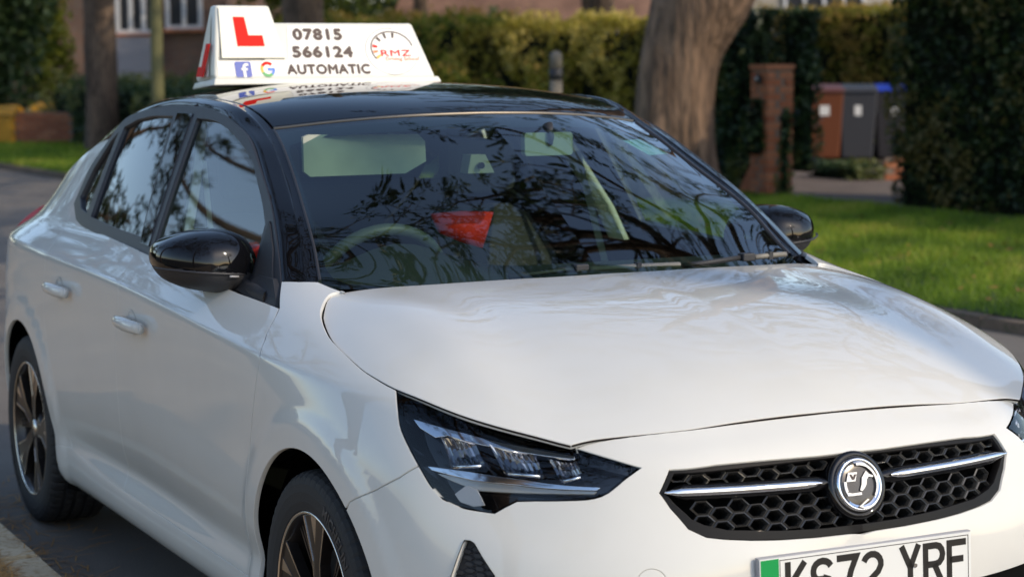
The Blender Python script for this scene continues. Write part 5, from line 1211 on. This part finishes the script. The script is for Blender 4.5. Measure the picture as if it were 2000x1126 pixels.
bush('round_shrub',-20.6,9.25,.9,.6,1.55,3500,.10,M['leaf_mid'],'round green shrub beside the grey post',cat='bush')
bush('cone_shrub',-31.4,7.3,.28,.28,.75,900,.07,M['leaf_yel'],'small green cone shrub right of the low brick wall',cat='bush')
for i,(x,y) in enumerate(((-60,2),(-66,10),(-72,20),(-64,-6),(-70,30),(-58,36),(-75,-14),(-52,44))):
    bush('distant_tree',x,y,5,5,9+i%3,6000,.35,M['leaf_mid' if i%2 else 'leaf_dark'],('dark tree on the road line','light green tree','dark tree behind the brick house','light green tree left of the road','dark tree beyond the garage roof','light green tree beyond the pale house','dark tree far left','light green tree far right')[i]+' at the end of the street',1.0,cat='tree',trunkr=.3)
# ------------------------------------------------ posts, pier, bins, walls
lp_=empty('lamp_post',(-20.3,5.05,0),0,'thin yellow green pole standing on the verge left of the roof sign','pole')
M['pole']=mat('mossy_pole',(.16,.15,.06),.7,noise=.3,nscale=3)
v,f=tube([(0,0,.0),(0,0,1.2),(0,0,4.5),(0,0,6.5)],[.085,.078,.065,.055],14); mk('shaft',v,f,M['pole'],lp_,True)
v,f=tube([(0,0,6.45),(0,.35,6.75),(0,.9,6.85)],.03,8); mk('lamp_arm',v,f,M['pole'],lp_,True); boxo('lantern',(0,1.05,6.83),(.18,.42,.10),M['satin'],lp_,.02)
gp=empty('grey_post',(-10.9,5.55,0),0,'short grey post with a dark band in front of the hedge, behind the roof','post')
M['post']=mat('weathered_post',(.20,.175,.14),.85,noise=.3,nscale=12)
v,f=tube([(0,0,0),(0,0,1.33)],[.054,.052],14); mk('post_shaft',v,f,M['post'],gp,True)
v,f=tube([(0,0,1.33),(0,0,1.42)],[.056,.056],14); mk('post_band',v,f,M['matte'],gp,True); v,f=tube([(0,0,1.42),(0,0,1.54),(0,0,1.565)],[.052,.050,.026],14); mk('post_cap',v,f,M['post'],gp,True)
# brick pier, brick by brick
M['mortar']=mat('mortar',(.25,.19,.15),.95)
bmats=[mat('brick_red_%s'%n_,c,.9,noise=.25,nscale=30,bump=.3,bscale=90) for n_,c in (('a',(.50,.17,.08)),('b',(.56,.22,.11)),('c',(.42,.135,.065)))]
def brick_me(l,w,h,m):
    bm=bmesh.new(); box(bm,(0,0,0),(l,w,h)); me=bpy.data.meshes.new('brick'); bm.to_mesh(me); bm.free(); me.materials.append(m); return me
pr=empty('gate_pier',(-13.92,9.72,0),0,'red brick gate pier with a small round lamp, half covered in ivy','pier')
boxo('mortar_core',(0,0,.70),(.385,.385,1.40),M['mortar'],pr)
bme=[brick_me(.215,.1025,.065,m) for m in bmats]; bmh=[brick_me(.1025,.1025,.065,m) for m in bmats]
for c in range(18):
    z=.045+c*.075
    for s in range(4):
        a=s*math.pi/2
        for k in range(2):
            x=(-.1 if k==0 else .125) ; me=bme if k==0 else bmh
            if c%2: x=-x
            o=bpy.data.objects.new('brick',me[random.randrange(3)].copy() if False else me[random.randrange(3)]); COL.objects.link(o); o.parent=pr
            px,py=x*(1 if True else 1)+(-.0 if k==0 else -.0),-.150
            o.location=(px*math.cos(a)-py*math.sin(a),px*math.sin(a)+py*math.cos(a),z); o.rotation_euler=(0,0,a)
boxo('pier_cap',(0,0,1.405),(.44,.44,.05),bmats[1],pr,.008)
# sloped buttress on the left foot
v,f=prism([(-.2,0),(-.62,0),(-.5,.12),(-.2,.42)],-.18,.18,lambda x,z,d:(x,d,z)); o=mk('buttress',v,f,bmats[0],pr); pr.scale=(.78,.78,1)
v,f=tube([(.02,-.2,1.28),(.02,-.27,1.28)],[.05,.045],14); mk('pier_lamp',v,f,M['matte'],pr,True); v,f=tube([(.035,-.27,1.285),(.035,-.278,1.285)],.02,10); mk('lamp_glass',v,f,M['lamp_white'],pr,True)
# wheelie bins
def bin_(x,y,rz,body,lid,label,stick_,tilt=0):
    root=empty('wheelie_bin',(x,y,-.01),rz,label,'bin','wheelie bins behind the hedge gap')
    root.rotation_euler=(0,tilt,rz); root.scale=(1,1,1.04)
    W0,W1,D0,D1,H0=.22,.275,.24,.34,.98
    V=[(-W0,-D0,.06),(W0,-D0,.06),(W0,D0,.0),(-W0,D0,.0),(-W1,-D1,H0),(W1,-D1,H0),(W1,D1,H0+.03),(-W1,D1,H0+.03)]
    o=mk('bin_body',V,[(3,2,1,0),(4,5,6,7),(0,1,5,4),(1,2,6,5),(2,3,7,6),(3,0,4,7)],body,root); b=o.modifiers.new('bevel','BEVEL'); b.width=.02; b.segments=2
    V=[(-W1-.02,-D1-.04,H0),(W1+.02,-D1-.04,H0),(W1+.02,D1+.02,H0+.03),(-W1-.02,D1+.02,H0+.03),(-W1,-D1+.0,H0+.05),(W1,-D1,H0+.05),(W1-.02,D1,H0+.10),(-W1+.02,D1,H0+.10)]
    o=mk('bin_lid',V,[(3,2,1,0),(4,5,6,7),(0,1,5,4),(1,2,6,5),(2,3,7,6),(3,0,4,7)],lid,root); b=o.modifiers.new('bevel','BEVEL'); b.width=.015; b.segments=2
    v,f=tube([(-W1,D1+.06,H0),(W1,D1+.06,H0)],.016,8); mk('bin_handle',v,f,body,root,True)
    for s in (-1,1):
        v,f=tube([(s*.20,D0+.02,.10),(s*.255,D0+.02,.10)],.10,16); mk('bin_wheel',v,f,M['tyre'],root)
    z=.72; yf=-(D0+(D1-D0)*(z-.06)/.92)-.006
    V=[(-stick_,yf+.01*0,z-.07),(stick_,yf,z-.07),(stick_,yf-.012,z+.07),(-stick_,yf-.012,z+.07)]; mk('bin_label',V,[(0,1,2,3)],M['stick'],root)
bz=math.atan2(-18,25)+math.pi/2-.1
M['binbr']=mat('brown_plastic',(.17,.05,.018),.5); M['binbl']=mat('maroon_lid',(.14,.05,.045),.5); M['bingr']=mat('grey_plastic',(.05,.052,.062),.5); M['bindk']=mat('charcoal_plastic',(.032,.03,.035),.5); M['blue']=mat('blue_lid',(.01,.04,.42),.4)
bz=R_(56)
bin_(-20.68,15.20,bz,M['binbr'],M['binbl'],'brown wheelie bin with white label, leftmost of the three bins',.07,)
bin_(-20.42,15.60,bz,M['bingr'],M['bingr'],'grey wheelie bin with grey lid, between the brown and the blue lidded bin',.05)
bin_(-20.2,16.08,bz,M['bindk'],M['blue'],'charcoal wheelie bin with blue lid next to the tall hedge',.05)
def brickwall(name,label,x,y,L,h,rz,t=.11):
    root=empty(name,(x,y,0),rz,label,'wall'); boxo('mortar_core',(0,0,h/2),(L,t*.94,h),M['mortar'],root)
    c=0; z=.04
    while z<h:
        xx=-L/2+(.1125 if c%2 else .0); 
        while xx<L/2-.1:
            o=bpy.data.objects.new('brick',bme[random.randrange(3)]); COL.objects.link(o); o.parent=root; o.location=(xx+.1075,0,z); o.scale=(1,t/.1025,1); xx+=.225
        z+=.075; c+=1
    return root
brickwall('low_brick_wall','low red brick wall at the far left beside the yellow grit bin',-32.0,6.55,1.1,.62,R_(62))
brickwall('planter_wall','short low brick wall below the blue lidded bin',-16.15,13.25,.6,.27,R_(60))
M['yellow']=mat('yellow_plastic',(.62,.30,.02),.5,noise=.2,nscale=4)
yb_=empty('grit_bin',(-32.6,5.75,.0),R_(62),'orange yellow grit bin at the far left edge of the verge','grit bin')
bm=bmesh.new(); box(bm,(0,0,.30),(1.0,.6,.52)); bm_obj('bin_tub',bm,M['yellow'],yb_,bevel=.05)
v,f=prism([(-.33,.56),(.33,.56),(.28,.66),(-.05,.74),(-.30,.64)],-.53,.53,lambda y,z,d:(d,y,z)); mk('bin_hood',v,f,M['yellow'],yb_)
hp_=empty('sand_bag',(-33.2,7.2,.5),0,'yellow bags heaped on top of the low brick wall','bag')
for i,(dx,dy,dz,s) in enumerate(((0,0,.12,1.),(.35,.25,.17,.8),(-.3,-.3,.1,.9))):
    bm=bmesh.new(); bmesh.ops.create_icosphere(bm,subdivisions=3,radius=.3)
    for v in bm.verts: v.co=Vector((v.co.x*1.2,v.co.y*1.0,v.co.z*.55))*s*(1+.12*math.sin(v.co.x*19+v.co.y*13+i))
    o=bm_obj('bag_fold',bm,M['yellow'] if i!=1 else mat('teal_sack',(.12,.3,.32),.6),hp_,True); o.location=(dx,dy,dz)
boxo('bag_shelf',(0,0,-.24),(1.1,1.0,.5),bmats[2],hp_)
# ------------------------------------------------ houses
M['render_w']=mat('pale_render',(.50,.44,.36),.9,noise=.1,nscale=2); M['winframe']=mat('white_window_frame',(.75,.75,.76),.5); M['pane']=glassmat('house_pane',(.12,.14,.16),ior=1.5,boost=1.4)
M['housebrick']=noise_mat('house_brickwork',(.17,.10,.075),(.26,.15,.105),(.20,.17,.14),1.2,14,.9,.4,30); M['tile']=noise_mat('roof_tiles',(.20,.105,.07),(.30,.165,.11),(.14,.09,.07),2,20,.9,.6,18)
M['bayp']=mat('bay_render',(.36,.34,.37),.9)
def house(x,y,rz,w,d,h,rh,label,wall,wins,win2=()):
    root=empty('house',(x,y,0),rz,label,'house')
    boxo('wall',(0,d/2,h/2),(w,d,h),wall,root)
    V=[(-w/2-.4,-.4,h),(w/2+.4,-.4,h),(w/2+.4,d+.4,h),(-w/2-.4,d+.4,h),(-w/2-.2,d/2,h+rh),(w/2+.2,d/2,h+rh)]
    rf=mk('roof',V,[(0,1,5,4),(1,2,5),(2,3,4,5),(3,0,4),(3,2,1,0)],M['tile'],root)
    boxo('chimney',(w*.3,d/2,h+rh),(.7,.6,1.4),M['housebrick'],rf)
    for (cx,z0,ww,wh,nm) in wins:
        wE=empty('window',(cx,-.02,z0)); wE.parent=root
        boxo('pane',(0,-.005,wh/2),(ww,.01,wh),M['pane'],wE)
        parts=[]
        for k in range(nm+1): boxo('mullion',(-ww/2+ww*k/nm,-.03,wh/2),(.09,.08,wh+.06),M['winframe'],wE)
        for zz in (0,wh*.7,wh): boxo('frame_rail',(0,-.032,zz),(ww+.1,.085,.08),M['winframe'],wE)
        boxo('sill',(0,-.08,-.08),(ww+.2,.2,.07),bmats[1],wE)
        boxo('window_dark_sheet',(0,-.012,wh/2),(.0+ww,.004,wh),M['satin'],wE)  # thin black sheet laid across the whole pane
    return root
FR=math.atan2(0.451*1,-.893)  # facing the street camera roughly
hz=R_(56)
house(-45.2,9.9,hz,9,7,5.6,3,'brick house with white framed windows at the upper left behind the trees',M['housebrick'],[(2.35,2.2,.95,1.5,3),(3.5,2.3,.8,1.4,2),(-1.5,2.2,1.6,1.4,3)])
bay=boxo('bay_panel',(-45.2+2.35*math.cos(hz)+.1*math.sin(hz),9.9+2.35*math.sin(hz)-.1*math.cos(hz),1.05),(1.1,.16,2.1),M['bayp'],None,0,hz); tag(bay,'pale lilac grey bay panel under the left white window of the brick house','bay panel')
house(-44,33,hz,11,8,5.4,3,'pale house glimpsed above the yellow green hedge',M['render_w'],[(-1,2.5,2.2,1.5,4),(3,2.5,1.8,1.5,3),(-4.2,2.5,1.6,1.5,3)])
gar=empty('garage',(-37.0,19.0,0),hz,'garage with brown tiled roof behind the garden hedges','garage')
boxo('wall',(0,2.5,1.05),(6.2,5,2.1),M['render_w'],gar)
V=[(-3.4,-.3,2.05),(3.4,-.3,2.05),(3.4,5.3,2.05),(-3.4,5.3,2.05),(-3.2,2.5,4.0),(3.2,2.5,4.0)]; mk('roof',V,[(0,1,5,4),(1,2,5),(2,3,4,5),(3,0,4),(3,2,1,0)],M['tile'],gar)
boxo('barge_board',(0,-.33,2.03),(6.9,.05,.14),M['winframe'],gar)
boxo('gable_window',(1.6,-.02,1.45),(1.2,.06,.8),M['winframe'],gar)

for i,(x,y,h_,nm) in enumerate(((-20,13.2,6.5,'behind the garden hedges'),(-29,12.5,7,'beyond the russet hedge'),(-36,-6,9,'far down the near pavement'))):
    bush('garden_tree',x,y,3.0,3.0,h_,7000,.16,M['leaf_mid' if i%2 else 'leaf_dark'],'tall leafy tree '+nm,3.2,cat='tree',trunkr=.16)

for i,(x,y,r,h_,nm) in enumerate(((-31,17,3.6,9,'beyond the bins'),(-40,24,4.5,11,'beyond the garage'),(-24.5,22,3.2,8,'behind the tall yellow green hedge'),(-46,6,4,10,'over the brick house'),(-35,4.2,3,8,'leaning over the far verge'),(-52,17,5,12,'deep in the gardens'),(-19.5,10.8,2.2,6,'just behind the russet hedge'))):
    bush('garden_tree',x,y,r,r,h_,11000,.20,M['leaf_mid' if i%2 else 'leaf_dark'],'high crowned tree '+nm,3.3,cat='tree',trunkr=.2)

n=420; X=RNG.uniform(-15,-3,n); Y=ky(X)+.2+RNG.random(n)*4.4; P=np.stack([X,Y,np.full(n,.105)],1); q=leaf_quads(P,.07); q[:,:,2]=.10+(q[:,:,2]-.10)*.35
tag(quads('fallen_leaves',q,leafmat('fallen_leaf',[(0,(.16,.08,.03)),(1,(.42,.25,.07))],.8,.2),attr=RNG.random(n),kind='stuff'),'brown fallen leaves scattered over the green verge','fallen leaves')
